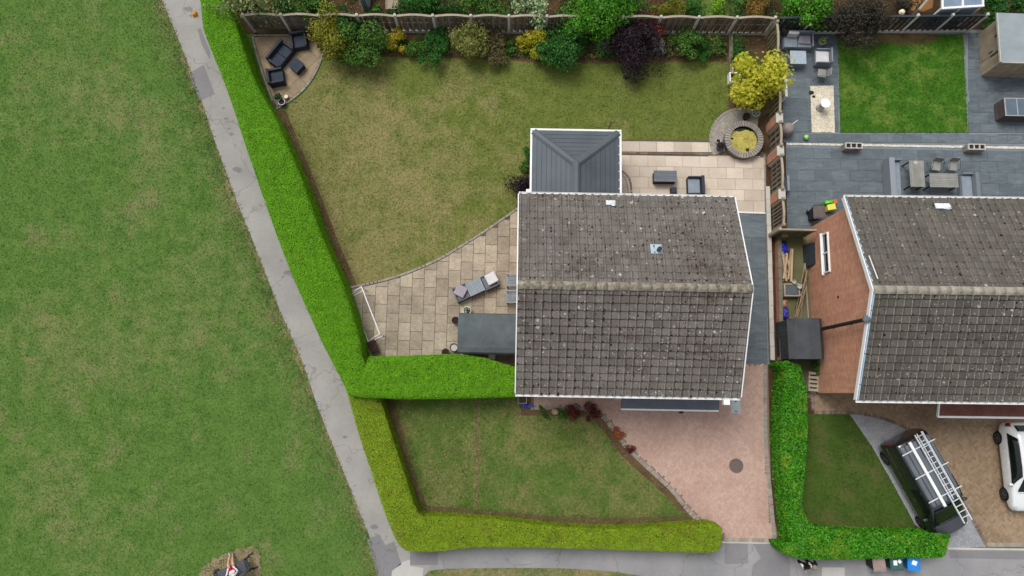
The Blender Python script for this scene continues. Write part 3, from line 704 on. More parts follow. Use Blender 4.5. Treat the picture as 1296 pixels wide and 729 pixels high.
part('downpipe', MB().tube([(HW-.55, .22, EAVE-.2), (HW-.55, .22, .05)], .035), M_WHITE, house)
# lean-to canopy over the front door and garage
h0, h1 = 2.75, 2.45
ca = local(house, P(789, 505, h0)); cb = local(house, P(912, 505, h0)); cc = local(house, P(786, 515, h1)); cd = local(house, P(909, 518.5, h1))
x0c, x1c, yf = ca.x-.05, cb.x, min(cc.y, cd.y)
canopy = part('front_canopy', MB().add([(x0c, .29, h0), (x1c, .29, h0), (x1c, yf, h1), (x0c, yf, h1), (x0c, .29, h0-.12), (x1c, .29, h0-.12), (x1c, yf, h1-.12), (x0c, yf, h1-.12)], [(3,2,1,0), (4,5,6,7), (0,1,5,4), (2,3,7,6), (1,2,6,5), (3,0,4,7)]), M_DGREY, house)
part('canopy_gutter', MB().box(((x0c+x1c)/2, yf-.05, h1-.13), (x1c-x0c, .09, .09)), M_WHITE, canopy, bevel=.02)
for i in range(14):
    xx = x0c+(x1c-x0c)*(i+.5)/14; w_ = (x1c-x0c)/14
    part('canopy_tile', MB().add([(xx-w_*.48, .27, h0+.012), (xx+w_*.48, .27, h0+.012), (xx+w_*.48, yf-.02, h1+.014), (xx-w_*.48, yf-.02, h1+.014), (xx-w_*.48, yf-.02, h1+.002), (xx+w_*.48, yf-.02, h1+.002)], [(3,2,1,0), (4,5,2,3)]), M_DGREY, canopy)
for xx in (x0c+.35, (x0c+x1c)/2, x1c-.1): part('canopy_bracket', MB().box((xx, (.29+yf)/2, 2.2), (.06, .29-yf-.1, .08)), M_WHITE, canopy)

# ------------------------------------------------------------------ conservatory with a hipped solid roof
ce, cr = 2.55, 3.5
a0 = P(674, 165, ce); a1 = P(784, 166, ce)
cang = hang; cv = thing('conservatory', 'garden room with a hipped blue-grey panelled roof and white gutter', 'conservatory', (a0.x, a0.y, 0), cang)
CW = (a1-a0).length; y_back = -(a0 - P(674, 246, ce)).length - 1.3
rid = local(cv, P(729, 207, cr)); rx_, ry_ = rid.x, rid.y
M_CROOF = mat('blue_grey_panel', '#484f55', '#555d63', 1.0, 0.55, 0.35, fine=0.06, fscale=20, obj=0.05)
M_CROOF_D = mat('panel_joint', '#333c44', '#3c454d', 2, 0.7)
faces = [([(0, 0), (CW, 0), (rx_, ry_)], 'y'), ([(0, 0), (rx_, ry_), (rx_, y_back), (0, y_back)], 'x'), ([(CW, 0), (CW, y_back), (rx_, y_back), (rx_, ry_)], 'x')]
croof = part('roof', MB().add([(0, 0, ce), (CW, 0, ce), (CW, y_back, ce), (0, y_back, ce), (rx_, ry_, cr), (rx_, y_back, cr)], [(1, 0, 4), (0, 3, 5, 4), (2, 1, 4, 5)]), M_CROOF_D, cv)
for fi, (poly, ax) in enumerate(faces):
    if fi == 0: zf = lambda x, y: ce + (cr-ce)*(y/ry_)
    elif fi == 1: zf = lambda x, y: ce + (cr-ce)*(x/rx_)
    else: zf = lambda x, y: ce + (cr-ce)*((CW-x)/(CW-rx_))
    pc = ccw(poly); n = 8 if ax == 'y' else 9
    lo, hi = (ry_, 0) if ax == 'y' else ((0, rx_) if fi == 1 else (rx_, CW))
    for i in range(n):
        s0, s1 = lo+(hi-lo)*i/n, lo+(hi-lo)*(i+1)/n; g = .008
        rect = [(-1, s0+g), (CW+1, s0+g), (CW+1, s1-g), (-1, s1-g)] if ax == 'y' else [(s0+g, y_back-1), (s1-g, y_back-1), (s1-g, 1), (s0+g, 1)]
        c = clip(pc, rect)
        if len(c) < 3: continue
        k = len(c); low = (i+1)/n if fi == 0 or fi == 2 else 1-i/n
        vv = [(x, y, zf(x, y)+.002) for x, y in c] + [(x, y, zf(x, y)+.02) for x, y in c]
        part('roof_panel', MB().add(vv, [tuple(range(k, 2*k))] + [(j, (j+1) % k, k+(j+1) % k, k+j) for j in range(k)]), M_CROOF, croof)
def capbar(p, q, w, name='hip_cap'):
    p, q = Vector(p), Vector(q); d = (q-p).normalized(); s = d.cross(Vector((0, 0, 1))).normalized()*w; u = Vector((0, 0, .075))
    vv = [p-s, p-s*.45+u, p+s*.45+u, p+s, q-s, q-s*.45+u, q+s*.45+u, q+s]
    part(name, MB().add(vv, [(0,1,5,4), (1,2,6,5), (2,3,7,6), (3,2,1,0), (4,5,6,7)]), M_CROOF, croof)
capbar((.05, -.05, ce+.02), (rx_, ry_, cr+.02), .17); capbar((CW-.05, -.05, ce+.02), (rx_, ry_, cr+.02), .17); capbar((rx_, ry_+.06, cr+.025), (rx_, y_back, cr+.025), .17, 'ridge_cap')
for nm, c, s in [('gutter', (CW/2, .05, ce-.06), (CW+.2, .10, .09)), ('gutter', (-.05, y_back/2+.02, ce-.06), (.10, -y_back-.04, .09)), ('gutter', (CW+.05, y_back/2+.02, ce-.06), (.10, -y_back-.04, .09))]:
    part(nm, MB().box(c, s), M_WHITE, cv, bevel=.02)
for k in range(7): part('gutter_clip', MB().box((CW+.0, -.3-.42*k, ce+.032), (.12, .035, .015)), M_WHITE, cv)
for nm, c, s in [('wall', (CW/2, -.2, 0), (CW-.3, .1, .6)), ('wall', (.2, y_back/2, 0), (.1, -y_back-.5, .6)), ('wall', (CW-.2, y_back/2, 0), (.1, -y_back-.5, .6))]:
    part(nm, MB().box(c, s), M_BRICK_X, cv)
for i in range(4): wall_window(cv, CW*(i+.5)/4, -.2, .66, CW/4-.12, 1.8, 1, sgn=1)
for i in range(3):
    wall_window(cv, .2, y_back*(i+.5)/3, .66, 1.0, 1.8, 1, 'y', -1); wall_window(cv, CW-.2, y_back*(i+.5)/3, .66, 1.0, 1.8, 1, 'y', 1)
q = P(771, 165, 2.4)
ant = thing('washing_line_post', 'thin black post with a short crossbar beside the conservatory corner', 'post', (q.x, q.y+.15, 0))
part('pole', MB().tube([(0, 0, 0), (0, 0, 3.1)], .025), M_BLACK, ant); part('crossbar', MB().tube([(-.25, .06, 2.95), (.28, .0, 3.02)], .014, 6).tube([(0, 0, 2.8), (.16, .03, 3.0)], .012, 6), M_BLACK, ant)

# ------------------------------------------------------------------ neighbour's house
A2 = P(1084, 506, EAVE); C2 = P(1068.5, 247, EAVE); B2 = P(1296, 514, EAVE)
ND = (C2-A2).length-.1; NW = 9.2; nang = math.atan2((C2-A2).y, (C2-A2).x)-math.pi/2
nh = thing('brick_house', 'house under a greyer tiled roof with an exposed red brick gable wall', 'house', (A2.x, A2.y, 0), nang, 'brick houses')
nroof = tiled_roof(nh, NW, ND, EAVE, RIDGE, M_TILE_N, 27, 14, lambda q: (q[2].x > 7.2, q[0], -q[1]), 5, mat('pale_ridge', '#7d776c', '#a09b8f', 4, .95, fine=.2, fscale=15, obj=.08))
house_body(nh, NW, ND, EAVE, RIDGE, .3, NW-.3, .3, ND-.3)
house_trim(nh, NW, ND, EAVE, RIDGE, M_WHITE, M_BLUEW)
for x, w in ((2.0, 1.8), (6.5, 1.8)):
    wall_window(nh, x, .29, 3.2, w, 1.1); wall_window(nh, x, ND-.29, 3.2, w, 1.1, sgn=1); wall_window(nh, x, ND-.29, .9, w, 1.1, sgn=1)
# gable window
wa = [local(nh, P(1037, 348, 1.75)), local(nh, P(1037, 296, 1.75))]
wall_window(nh, .29, (wa[0].y+wa[1].y)/2, 1.8, abs(wa[1].y-wa[0].y)-.1, .62, 2, 'y', -1)
part('plinth_sill', MB().box((.27, .65, .0), (.06, .7, .05)), M_WHITE, nh)
part('meter_vent', MB().box((.28, local(nh, P(1055, 378, 2.5)).y, 3.0), (.03, .09, .09)), M_BLACK, nh)
# tiled porch strip and its gutter
pz = 2.6
pa_, pb_ = local(nh, P(1190, 513, pz+.2)), local(nh, P(1187, 526, pz))
porch = part('porch_roof', MB().add([(pa_.x, .29, pz+.3), (NW, .29, pz+.3), (NW, pb_.y, pz), (pa_.x, pb_.y, pz), (pa_.x, .29, pz-.1), (NW, .29, pz-.1), (NW, pb_.y, pz-.1), (pa_.x, pb_.y, pz-.1)], [(3,2,1,0), (4,5,6,7), (2,3,7,6), (3,0,4,7), (1,2,6,5)]), mat('red_brown_tile', '#5d3a33', '#744a41', 2, .85, fine=.15, fscale=15), nh)
part('porch_gutter', MB().box(((pa_.x+NW)/2, pb_.y-.05, pz-.11), (NW-pa_.x, .1, .1)), M_WHITE, porch, bevel=.02)
part('porch_verge', MB().add([(pa_.x-.06, .29, pz+.22), (pa_.x+.0, .29, pz+.22), (pa_.x, pb_.y-.05, pz-.08), (pa_.x-.06, pb_.y-.05, pz-.08), (pa_.x-.06, .29, pz+.34), (pa_.x, .29, pz+.34), (pa_.x, pb_.y-.05, pz+.04), (pa_.x-.06, pb_.y-.05, pz+.04)], [(4,7,6,5), (0,4,5,1), (2,6,7,3), (0,3,7,4), (1,5,6,2)]), M_WHITE, porch)
def on_nroof(px, py):
    for h in np.linspace(RIDGE, EAVE, 80):
        q = local(nh, P(px, py, h)); half = ND/2
        if h >= EAVE+(RIDGE-EAVE)*(1-abs(q.y-half)/half): continue
        return q
    return q
NP = math.atan2(RIDGE-EAVE, ND/2)
M_PALEV = mat('pale_cowl', '#c3d0d8', '#dfe6ea', 5, .6)
q = on_nroof(1187, 262); part('roof_vent', MB().box((q.x, q.y, q.z+.08), (.36, .28, .06), rx=-NP), M_PALEV, nroof, bevel=.01)
q = on_nroof(1196, 262); part('roof_vent', MB().box((q.x, q.y, q.z+.09), (.34, .3, .03), rx=-NP).lathe([(.13, 0), (.13, .12), (.05, .17)], 12, (q.x+.03, q.y-.03, q.z+.06)), M_PALEV, nroof)
q = on_nroof(1106, 345); part('roof_rod', MB().tube([(q.x-.02, q.y+.75, q.z-.26), (q.x+.02, q.y-.3, q.z+.24)], .022, 6), M_WHITE, nroof)
# stove flue: rises from the lean-to shed past the verge
f0 = P(1044, 416, 2.15); xw = f0.x
def height_at(px, py, X):
    u = (px-648)/FPX; v = (364.5-py)/FPX; dz = math.cos(TILT)-v*math.sin(TILT); return CAM_H - X/u*dz
ht = height_at(1097, 404, xw-.1)
flue = thing('stove_flue', 'tall black flue pipe with grey cowl rising along the brick gable', 'flue', (xw-.02, f0.y, 0))
part('pipe', MB().tube([(0, 0, 1.95), (-.06, 0, 2.3), (-.06, .0, ht-.15)], .085, 12), M_BLACK, flue)
part('bracket', MB().box((.12, 0, 2.45), (.5, .05, .05)).box((.1, 0, 4.2), (.46, .05, .05)), M_BLACK, flue)
part('cowl', MB().lathe([(.12, 0), (.16, .1), (.17, .22), (.05, .3)], 14, (-.06, 0, ht-.2)), M_DGREY, flue)
# ------------------------------------------------------------------ fences
M_SLAT = mat('weathered_slat', '#625c53', '#787165', 2.5, 0.92, 0.15, fine=0.2, fscale=18, obj=0.3)
M_SLATD = mat('dark_stained_slat', '#2b3036', '#3b4147', 2.5, 0.85, 0.2, fine=0.15, fscale=18, obj=0.2)
M_SLATB = mat('brown_closed_board', '#625a50', '#777065', 2.5, 0.92, 0.15, fine=0.2, fscale=18, obj=0.3)
M_RAIL = mat('pale_cap_rail', '#8b8272', '#a39a88', 3, 0.9, 0.15, fine=0.15)
M_POST = mat('concrete_post', '#b5b2ac', '#cdcac4', 3, 0.9, 0.2, fine=0.12)
M_OLIVE = mat('mossy_slat', '#5b5a42', '#6e6b50', 2.5, 0.92, 0.15, fine=0.2, obj=0.2)
def fence_run(label, group, A, B, n, m_slat, hgt=1.75, arch=0.14, slats=11, closed=False, posts='concrete', skip=(), cap=M_RAIL, board=M_POST, piers=False, side=1, dep=0.05):
    """posts and panels from A to B; panel slats are single boards"""
    d = B-A; L = d.length; ang = math.atan2(d.y, d.x)
    f = thing('garden_fence', label, 'fence', (A.x, A.y, 0), ang, group)
    pitch = L/n; w = pitch-.13
    pm = MB().box((0, 0, 0), (.12, .12, hgt+.06)).lathe([(.075, 0), (.001, .05)], 4, (0, 0, hgt+.06)).mesh('post', [M_POST if posts == 'concrete' else M_RAIL])
    sw = w/slats*(1.1 if closed else .80); sm = {}
    for i in range(n+1):
        if ('p', i) not in skip: link('post', pm, f, loc=(i*pitch, 0, 0))
    for i in range(n):
        if i in skip: continue
        x0 = i*pitch+.065
        pn = part('panel', MB().box((x0+w/2, 0, .35), (w, .03, .06)), m_slat, f)
        for z in (1.0, hgt-.22): part('rail', MB().box((x0+w/2, 0, z), (w, .03, .06)), m_slat, pn)
        for k in range(slats):
            t = (k+.5)/slats; z1 = hgt-.10+arch*math.sin(math.pi*t)
            key = (round(z1, 3))
            if key not in sm: sm[key] = MB().box((0, 0, .28), (sw*.98, .018, z1-.28)).mesh('slat', [m_slat])
            off = (.05 if k % 2 else -.035) if not closed else (.012 if k % 2 else .02)
            link('slat', sm[key], pn, loc=(x0+w*t, off, random.uniform(-.008, .008)))
        k = 10; top = [(x0+w*j/k, 0, hgt-.09+arch*math.sin(math.pi*j/k)) for j in range(k+1)]
        cm = MB()
        v = [(p[0], p[1]+a, p[2]+b) for p in top for a, b in ((-.055, 0), (.055, 0), (.055, .035), (-.055, .035))]
        cm.add(v, [(4*j+a, 4*j+(a+1) % 4, 4*(j+1)+(a+1) % 4, 4*(j+1)+a) for j in range(k) for a in range(4)] + [(3,2,1,0), (4*k, 4*k+1, 4*k+2, 4*k+3)])
        part('cap_rail', cm, cap, pn)
        if board: part('gravel_board', MB().box((x0+w/2, 0, 0), (w, .05, .27)), board, pn)
    return f
T = lambda px, py, h=1.8: Vector((P(px, py, h).x, P(px, py, h).y, 0))
fa, fb = T(306.5, 17.5), T(981.8, 21.5); step = (fb-fa)/14
g1 = 'timber panel fences'
fence_run('brown close-board fence panels behind the corner patio furniture', g1, fa, fa+step*2, 2, M_SLATB, closed=True, slats=13, board=None)
fence_run('long grey arched slat fence behind the shrub border of the big lawn', g1, fa+step*2, fb, 12, M_SLAT, skip=(('p', 0),))
nb_, ne_ = fb+Vector((.18, 0.02, 0)), T(1251, 17.5)
fence_run('black stained slat fence behind the slate terrace and its lawn', g1, nb_, ne_, 6, M_SLATD, arch=.02, cap=M_SLATD, skip=(('p', 0),))
# boundary fence between the gardens, brick piers in the gaps
ra, rb = T(984.5, 24), T(993, 284); d = rb-ra; L = d.length; ud = d.normalized()
def along(py, h=1.8):
    best = min(range(400), key=lambda k: abs(py - proj(ra+ud*(L*k/400), h)[1])); return L*best/400
def proj(p, h):
    x, y, z = p.x, p.y, h-CAM_H
    cx, cy, cz = x, y*math.cos(TILT)+z*math.sin(TILT), y*math.sin(TILT)-z*math.cos(TILT)
    return 648+FPX*cx/cz, 364.5-FPX*cy/cz
pier_s = [along(147), along(189), along(244)]; half_p = .26
segs = []; s0 = .1
for s in pier_s: segs.append((s0, s-half_p)); s0 = s+half_p
segs.append((s0, L))
for i, (a, b) in enumerate(segs):
    fence_run(['mossy slat fence beside the yellow tree dividing two gardens', 'short slat fence between upper brick piers behind the round pond', 'slat fence between lower brick piers beside the pale patio', 'last slat fence beyond the lowest brick pier by the side gate'][i], g1,
              ra+ud*a, ra+ud*b, max(1, round((b-a)/1.9)), [M_OLIVE, M_SLAT, M_SLAT, M_SLAT][i], slats=13 if (b-a) > 1.2 else 7, arch=.1, board=None, posts='wood')
piers = []
for i, s in enumerate(pier_s):
    p = ra+ud*s; pt = thing('brick_pier', ['orange brick pier beside soil bed above the round pond', 'orange brick pier beside the raised round pond', 'orange brick pier beside the pale stone patio'][i], 'pier', p, math.atan2(ud.y, ud.x), 'brick piers in the boundary fence')
    part('column', MB().box((0, 0, 0), (half_p*2-.08, .24, 1.55)), M_BRICK_X, pt)
    part('coping', MB().box((0, 0, 1.55), (half_p*2-.02, .34, .07)), M_KERB, pt, bevel=.01)
# gate across the neighbour's yard
ga, gb = P(990, 290, 1.7), P(1034, 291, 1.7)
gt = thing('side_gate', 'weathered green-grey board gate between fence end and brick gable', 'gate', (ga.x, ga.y, 0), math.atan2((gb-ga).y, (gb-ga).x))
gl = (gb-ga).length
for k in range(9): part('board', MB().box((gl*(k+.5)/9, 0, .04), (gl/9-.012, .022, 1.62)), M_OLIVE, gt)
part('rail', MB().box((gl/2, -.03, 1.5), (gl, .04, .1)), M_RAIL, gt); part('rail', MB().box((gl/2, -.03, .3), (gl, .04, .1)), M_OLIVE, gt); part('cap_rail', MB().box((gl/2, 0, 1.66), (gl, .08, .035)), M_RAIL, gt)
part('post', MB().box((-.12, 0, 0), (.14, .14, 1.8)), M_RAIL, gt)
part('bracing_post', MB().box((.35, -.12, 0), (.3, .22, 1.1)), M_OLIVE, gt)
# low walls along the passage
def low_wall(label, a, b, w, h, m, cap_w, mcap, n):
    A, B = P(*a, h), P(*b, h); A.z = B.z = 0; d = B-A; L = d.length
    t = thing('low_wall', label, 'wall', A, math.atan2(d.y, d.x), 'low walls beside the passage')
    part('brickwork', MB().box((L/2, 0, 0), (L, w, h)), m, t)
    cm = MB().box((0, 0, 0), (L/n-.012, cap_w, .05)).mesh('coping_stone', [mcap])
    for k in range(n): link('coping_stone', cm, t, loc=(L*(k+.5)/n, random.uniform(-.006, .006), h+.001))
low_wall("grey coped wall along the dark side passage", (971.5,236), (977.5,456), .16, .28, M_SETT, .21, M_KERB, 13)
low_wall('mossy brick wall with rough grey top in the neighbouring yard', (986,296), (989.5,456), .14, .45, M_BRICK_X, .19, mat('rough_mossy_coping', '#5e594c', '#7c7666', 3, .95, fine=.25), 11)
sheet('passage_soil', PL([(976,292),(985,292),(989,458),(979,458)]), 0.031, mat('red_brown_earth', '#41291f', '#5a3a2c', 2, .95, .1, fine=.2))

# ------------------------------------------------------------------ hedges
M_CORE = mat('hedge_inner_twigs', '#26400f', '#34501a', 3, 0.95, 0.05)
M_CONIF = leafmat('bright_conifer', ['#57930c', '#64a00f', '#70aa13', '#7eb51a'], ['#6ba014', '#86ac1c', '#75a218'], 0.5, 0.60, trans=.35)
M_PRIV = leafmat('yellow_privet', ['#6c8c18', '#7e9c1c', '#8fa922', '#9fb12a'], ['#6f961e', '#85902a', '#9ca02a'], 0.9, 0.52, trans=.35)
M_LAUR = leafmat('glossy_laurel', ['#245a0c', '#347d12', '#489418', '#69a824'], ['#5d8f1a', '#86ab2a', '#3f7a16'], 1.2, 0.55, rough=0.4)
def hedge(label, poly, H, m, dens=900, size=0.04, rnd=0.22, wob=0.05, aspect=0.6, jitter=0.38, group='clipped garden hedges'):
    poly = ccw(poly); cx = sum(p[0] for p in poly)/len(poly); cy = sum(p[1] for p in poly)/len(poly)
    t = thing('hedge', label, 'hedge', (cx, cy, 0), 0, group)
    lp = [(x-cx, y-cy) for x, y in poly]
    core = offset(lp, .12); top = offset(lp, .26)
    part('inner_branches', MB().prism(core, 0.0, H-.16, top=top), M_CORE, t)
    X, Y = sample_poly(lp, dens); D = edge_dist(lp, X, Y)
    from mathutils import noise as mn
    nz = np.array([mn.noise(Vector((x*1.1+cx, y*1.1+cy, 0)))*.6 + mn.noise(Vector((x*3+cx, y*3, 5)))*.4 for x, y in zip(X, Y)])
    e = np.clip(D/rnd, 0, 1); Z = H - rnd*.8*(1-np.sqrt(1-(1-e)**2)) + wob*nz + RNG.uniform(-.05, .03, len(X))
    N = np.tile([0, 0, 1.0], (len(X), 1))
    pts = [np.stack([X, Y, Z], 1)]; nr = [N]; n = len(lp)
    for i in range(n):
        a, b = lp[i], lp[(i+1) % n]; L = math.hypot(b[0]-a[0], b[1]-a[1]); k = int(L*H*dens*.55)
        if k < 1: continue
        s = RNG.uniform(0, 1, k); z = RNG.uniform(.02, H-.08, k); nx, ny = (b[1]-a[1])/L, -(b[0]-a[0])/L
        o = RNG.uniform(-.07, .03, k) - .05*(z/H)
        pts.append(np.stack([a[0]+(b[0]-a[0])*s+nx*o, a[1]+(b[1]-a[1])*s+ny*o, z], 1)); nr.append(np.tile([nx, ny, .3], (k, 1)))
    pts = np.concatenate(pts); nr = np.concatenate(nr)
    me = quads_mesh('foliage', leaf_quads(pts, nr, np.full(len(pts), size), aspect, jitter), [m])
    kind(link('foliage', me, t), 'stuff'); return t
HA = 2.0
hA_left = [(238,-25),(252,0),(256,35),(270,72),(288,118),(310,185),(335,258),(362,332),(388,392),(410,440),(432,482)]
polyA = PL(smooth_line(hA_left, 3), HA) + PL([(440,500)], HA) + PL([(470,503),(474,470),(468,452)]) + PL(smooth_line(hedgeA_right, 3)[::-1])
hedge('tall bright green conifer hedge between park footpath and big rear lawn', polyA, HA, M_CONIF, 2500, 0.031, .3, .06)
polyB = PL([(452,480)], HA) + PL([(465,503),(520,505),(590,504),(655,502)], 0.0) + PL([(657,466),(640,461),(615,453),(590,449),(560,448),(510,450),(466,451)], HA)
hedge('bright green conifer hedge dividing front lawn from the weathered patio', polyB, HA, M_CONIF, 2500, 0.031, .3, .06)
HC = 1.35
polyC = PL(smooth_line([(438,494),(452,545),(470,600),(486,648),(503,688),(520,699),(560,698),(600,694),(680,694),(760,696),(850,699),(900,700),(912,694),(914,680)], 3), HC) + PL([(909,664)], .6) + PL(smooth_line([(893,657),(800,663),(720,662),(620,652),(560,648),(534,644),(518,600),(503,555),(488,508),(486,499)], 3), 0)
hedge('yellow-green privet hedge wrapping the front lawn corner by the footpath', polyC, HC, M_PRIV, 2300, 0.03, .22, .04)
HN = 1.4
polyD = PL(smooth_line([(980,470),(976,520),(976,575),(981,630),(986,680)], 3), 0) + PL(smooth_line([(986,690),(996,703),(1030,709),(1100,708),(1160,707),(1196,706),(1200,696)], 3), HN) + PL([(1184,671),(1150,668),(1090,668),(1040,665),(1012,660)], 0.1) + PL([(1016,640),(1021,590),(1024,540),(1022,490),(1014,462),(998,456),(986,460)], HN)
hedge('leafy glossy green hedge around the small lawn beside the black van', polyD, HN, M_LAUR, 1200, 0.05, .25, .09, .55, .6)

# ------------------------------------------------------------------ shrubs and trees
LM = {
 'green': leafmat('leaf_green', ['#2c4d16', '#3c6420', '#4f7a2a', '#668c38']),
 'deep': leafmat('leaf_deep_green', ['#1c4415', '#28591d', '#357026', '#4a8034']),
 'bright': leafmat('leaf_bright_green', ['#2f6412', '#3f7f18', '#53951f', '#69a52c']),
 'olive': leafmat('leaf_olive', ['#5a6026', '#6f7632', '#858a44', '#9a9c5c']),
 'yolive': leafmat('leaf_yellow_olive', ['#596018', '#7a7c20', '#959430', '#65711f']),
 'yellow': leafmat('leaf_yellow', ['#c6c634', '#dcd84c', '#e8e268', '#cdd042', '#aebb36'], ['#a9ba34', '#c6c842', '#dcd24c'], 1.0, .5, trans=.55),
 'variegated': leafmat('leaf_variegated', ['#3f6a3a', '#6b9160', '#a9bd8a', '#cdd3a4', '#52794a']),
 'purple': leafmat('leaf_purple', ['#191318', '#241a22', '#32242e', '#3d2c34']),
 'bronze': leafmat('leaf_bronze', ['#2a2624', '#3a342e', '#4a4236', '#33402c']),
 'orange': leafmat('leaf_orange', ['#7a5a26', '#9a6a2c', '#8a6f35', '#5f6a2c', '#a8783a']),
 'lime': leafmat('leaf_lime', ['#5a8a1a', '#79a824', '#93bb36', '#4b7a1c']),
 'pale': leafmat('leaf_pale', ['#5f7038', '#7c8c50', '#98a56c', '#4d6030']),
 'red': leafmat('leaf_red', ['#4a1d1f', '#6b2a2a', '#8a3c34', '#3a2422', '#9a5a40']),
 'rust': leafmat('leaf_rust', ['#8a3f24', '#a85a34', '#b8744a', '#7a3324']),
 'brown': leafmat('leaf_brown', ['#4f4630', '#6a5a3e', '#56602e', '#7b6a4a']),
 'silver': leafmat('leaf_silver', ['#8a9488', '#a9b2a6', '#c5ccc0', '#6d7a68']),
 'pink': leafmat('petal_pink', ['#c43a52', '#d85a6c', '#b02f48']),
 'white': leafmat('petal_white', ['#d8d8d0', '#e8e8e2']),
 'gold': leafmat('leaf_gold', ['#9a9a1e', '#b5aa2a', '#8a9420', '#c2b232']),
}
M_BARK = mat('bark', '#3d3125', '#54463a', 6, 0.95, 0.1, fine=0.25)
def plant(name, label, cat, px, py, top, r, leaf, n=2600, size=0.05, lobes=14, flat=0.8, ry=None, group='border shrubs', extra=None, at_h=0.6, aspect=.55, open_=0.0, jitter=.7):
    ry = ry or r
    if group == 'border shrubs': r, ry, n, top = r*1.32, ry*1.25, int(n*1.7), top*1.12
    c = P(px, py, top*at_h)
    t = thing(name, label, cat, (c.x, c.y, 0), random.uniform(-3, 3), group)
    rz_ = top*.5*flat; zc = top-rz_
    lc = RNG.normal(0, 1, (lobes, 3)); lc /= np.linalg.norm(lc, axis=1, keepdims=True)
    lc *= RNG.uniform(.3, .95, (lobes, 1)); lr = RNG.uniform(.2, .5, lobes)
    k = RNG.integers(0, lobes, n); u = RNG.normal(0, 1, (n, 3)); u /= np.linalg.norm(u, axis=1, keepdims=True)
    p = lc[k] + u*(lr[k]*RNG.uniform(.75, 1.08, n))[:, None]
    sc_ = RNG.uniform(.88, 1.22, 2); p[:, 0] *= sc_[0]; p[:, 1] *= sc_[1]; p += u*(RNG.random(n) < .14)[:, None]*RNG.uniform(0, .22, (n, 1))
    pts = p*np.array([r, ry, rz_]) + np.array([0, 0, zc]); pts[:, 2] = np.maximum(pts[:, 2], .03)
    Q = leaf_quads(pts, u+np.array([0, 0, .5]), np.full(n, size), aspect, jitter)
    kind(link('crown', quads_mesh('crown', Q, [leaf]), t), 'stuff')
    tr = MB(); r0 = max(.02, r*.05)
    if top > 1.4: tr.tube([(0, 0, 0), (.02, .01, zc*.5), (0, 0, zc)], [r0*1.6, r0*1.2, r0*.9], 7)
    for q in range(min(lobes, 9)):
        e = lc[q]*np.array([r, ry, rz_])*.95; b = (0, 0, zc*.45) if top > 1.4 else (e[0]*.12, e[1]*.12, 0)
        tr.tube([b, (e[0]*.45, e[1]*.45, (b[2]+zc+e[2])*.5), (e[0], e[1], max(zc+e[2], .08))], [r0, r0*.6, r0*.25], 5)
    part('trunk' if top > 1.4 else 'stems', tr, M_BARK, t)
    if extra:
        nm, em, en, es = extra; k = RNG.integers(0, lobes, en); u = RNG.normal(0, 1, (en, 3)); u[:, 2] = np.abs(u[:, 2]); u /= np.linalg.norm(u, axis=1, keepdims=True)
        p = (lc[k]+u*(lr[k]*1.08)[:, None])*np.array([r, ry, rz_])+np.array([0, 0, zc])
        kind(link(nm, quads_mesh(nm, leaf_quads(p, u, np.full(en, es), .8, .3), [em]), t), 'stuff')
    return t
# inside the border, from the corner patio along the fence
plant('shrub', 'large yellow-olive leafy shrub leaning over fence beside corner patio', 'shrub', 424, 45, 2.1, 1.0, LM['yolive'], 4200, .055, 18)
plant('shrub', 'green branching shrub joined to the yellow-olive one by the fence', 'shrub', 458, 52, 1.9, 1.05, LM['green'], 4200, .055, 18)
plant('shrub', 'small deep green bush rising over fence between two leafy shrubs', 'shrub', 440, 26, 2.1, .65, LM['deep'], 2000, .05, 10)
plant('flowering_shrub', 'small golden shrub with pink flowers in the fence border', 'shrub', 498, 52, .9, .52, LM['gold'], 1700, .045, 10, extra=('pink_flowers', LM['pink'], 130, .04))
plant('shrub', 'low loose green shrub next to the pink flowers', 'shrub', 523, 61, .7, .45, LM['green'], 1100, .05, 8)
plant('shrub', 'low dense green shrub before the fence gravel boards', 'shrub', 547, 58, .9, .75, LM['deep'], 2300, .05, 14, ry=.5)
plant('shrub', 'spiky olive shrub with pale flower specks reaching fence top', 'shrub', 590, 50, 1.7, .85, LM['olive'], 3400, .07, 16, aspect=.28, extra=('pale_flowers', LM['white'], 30, .03))
plant('shrub', 'low brown and green shrub before the middle fence panels', 'shrub', 624, 58, .8, .8, LM['brown'], 2300, .05, 14, ry=.5)
plant('shrub', 'low mid-green creeping shrub at the lawn edge', 'shrub', 640, 64, .45, .6, LM['green'], 1200, .045, 10, ry=.35)
plant('shrub', 'yellow variegated shrub beside the big deep green bush', 'shrub', 674, 55, 1.2, .62, LM['gold'], 2300, .05, 12)
plant('shrub', 'big deep green rounded bush against the fence border', 'shrub', 710, 55, 1.6, 1.1, LM['deep'], 6000, .055, 26, ry=.9)
plant('tree', 'broad dense bright green tree clipped round behind the fence line', 'tree', 766, 6, 3.0, 2.15, LM['bright'], 17000, .06, 70, ry=1.15, at_h=.65, group='garden trees')
plant('shrub', 'dark purple leafed shrub between yucca and silver plant', 'shrub', 803, 55, 1.9, 1.15, LM['purple'], 6000, .05, 24, ry=.9)
plant('shrub', 'dark red stemmed shrub above purple shrub touching the fence', 'shrub', 822, 32, 1.4, .6, LM['red'], 1300, .045, 10)
plant('flowering_shrub', 'small silver-white plant at the edge of purple shrub', 'shrub', 835, 59, .6, .36, LM['silver'], 800, .035, 8)
plant('shrub', 'upright mid-green shrub overlapping fence boards in right border', 'shrub', 870, 55, 1.3, .6, LM['green'], 2200, .05, 12)
plant('shrub', 'low blue-green mound on the border soil', 'shrub', 893, 63, .55, .42, LM['deep'], 1000, .04, 8)
plant('shrub', 'low brownish undergrowth beside purple shrub', 'shrub', 850, 62, .5, .42, LM['brown'], 900, .04, 8)
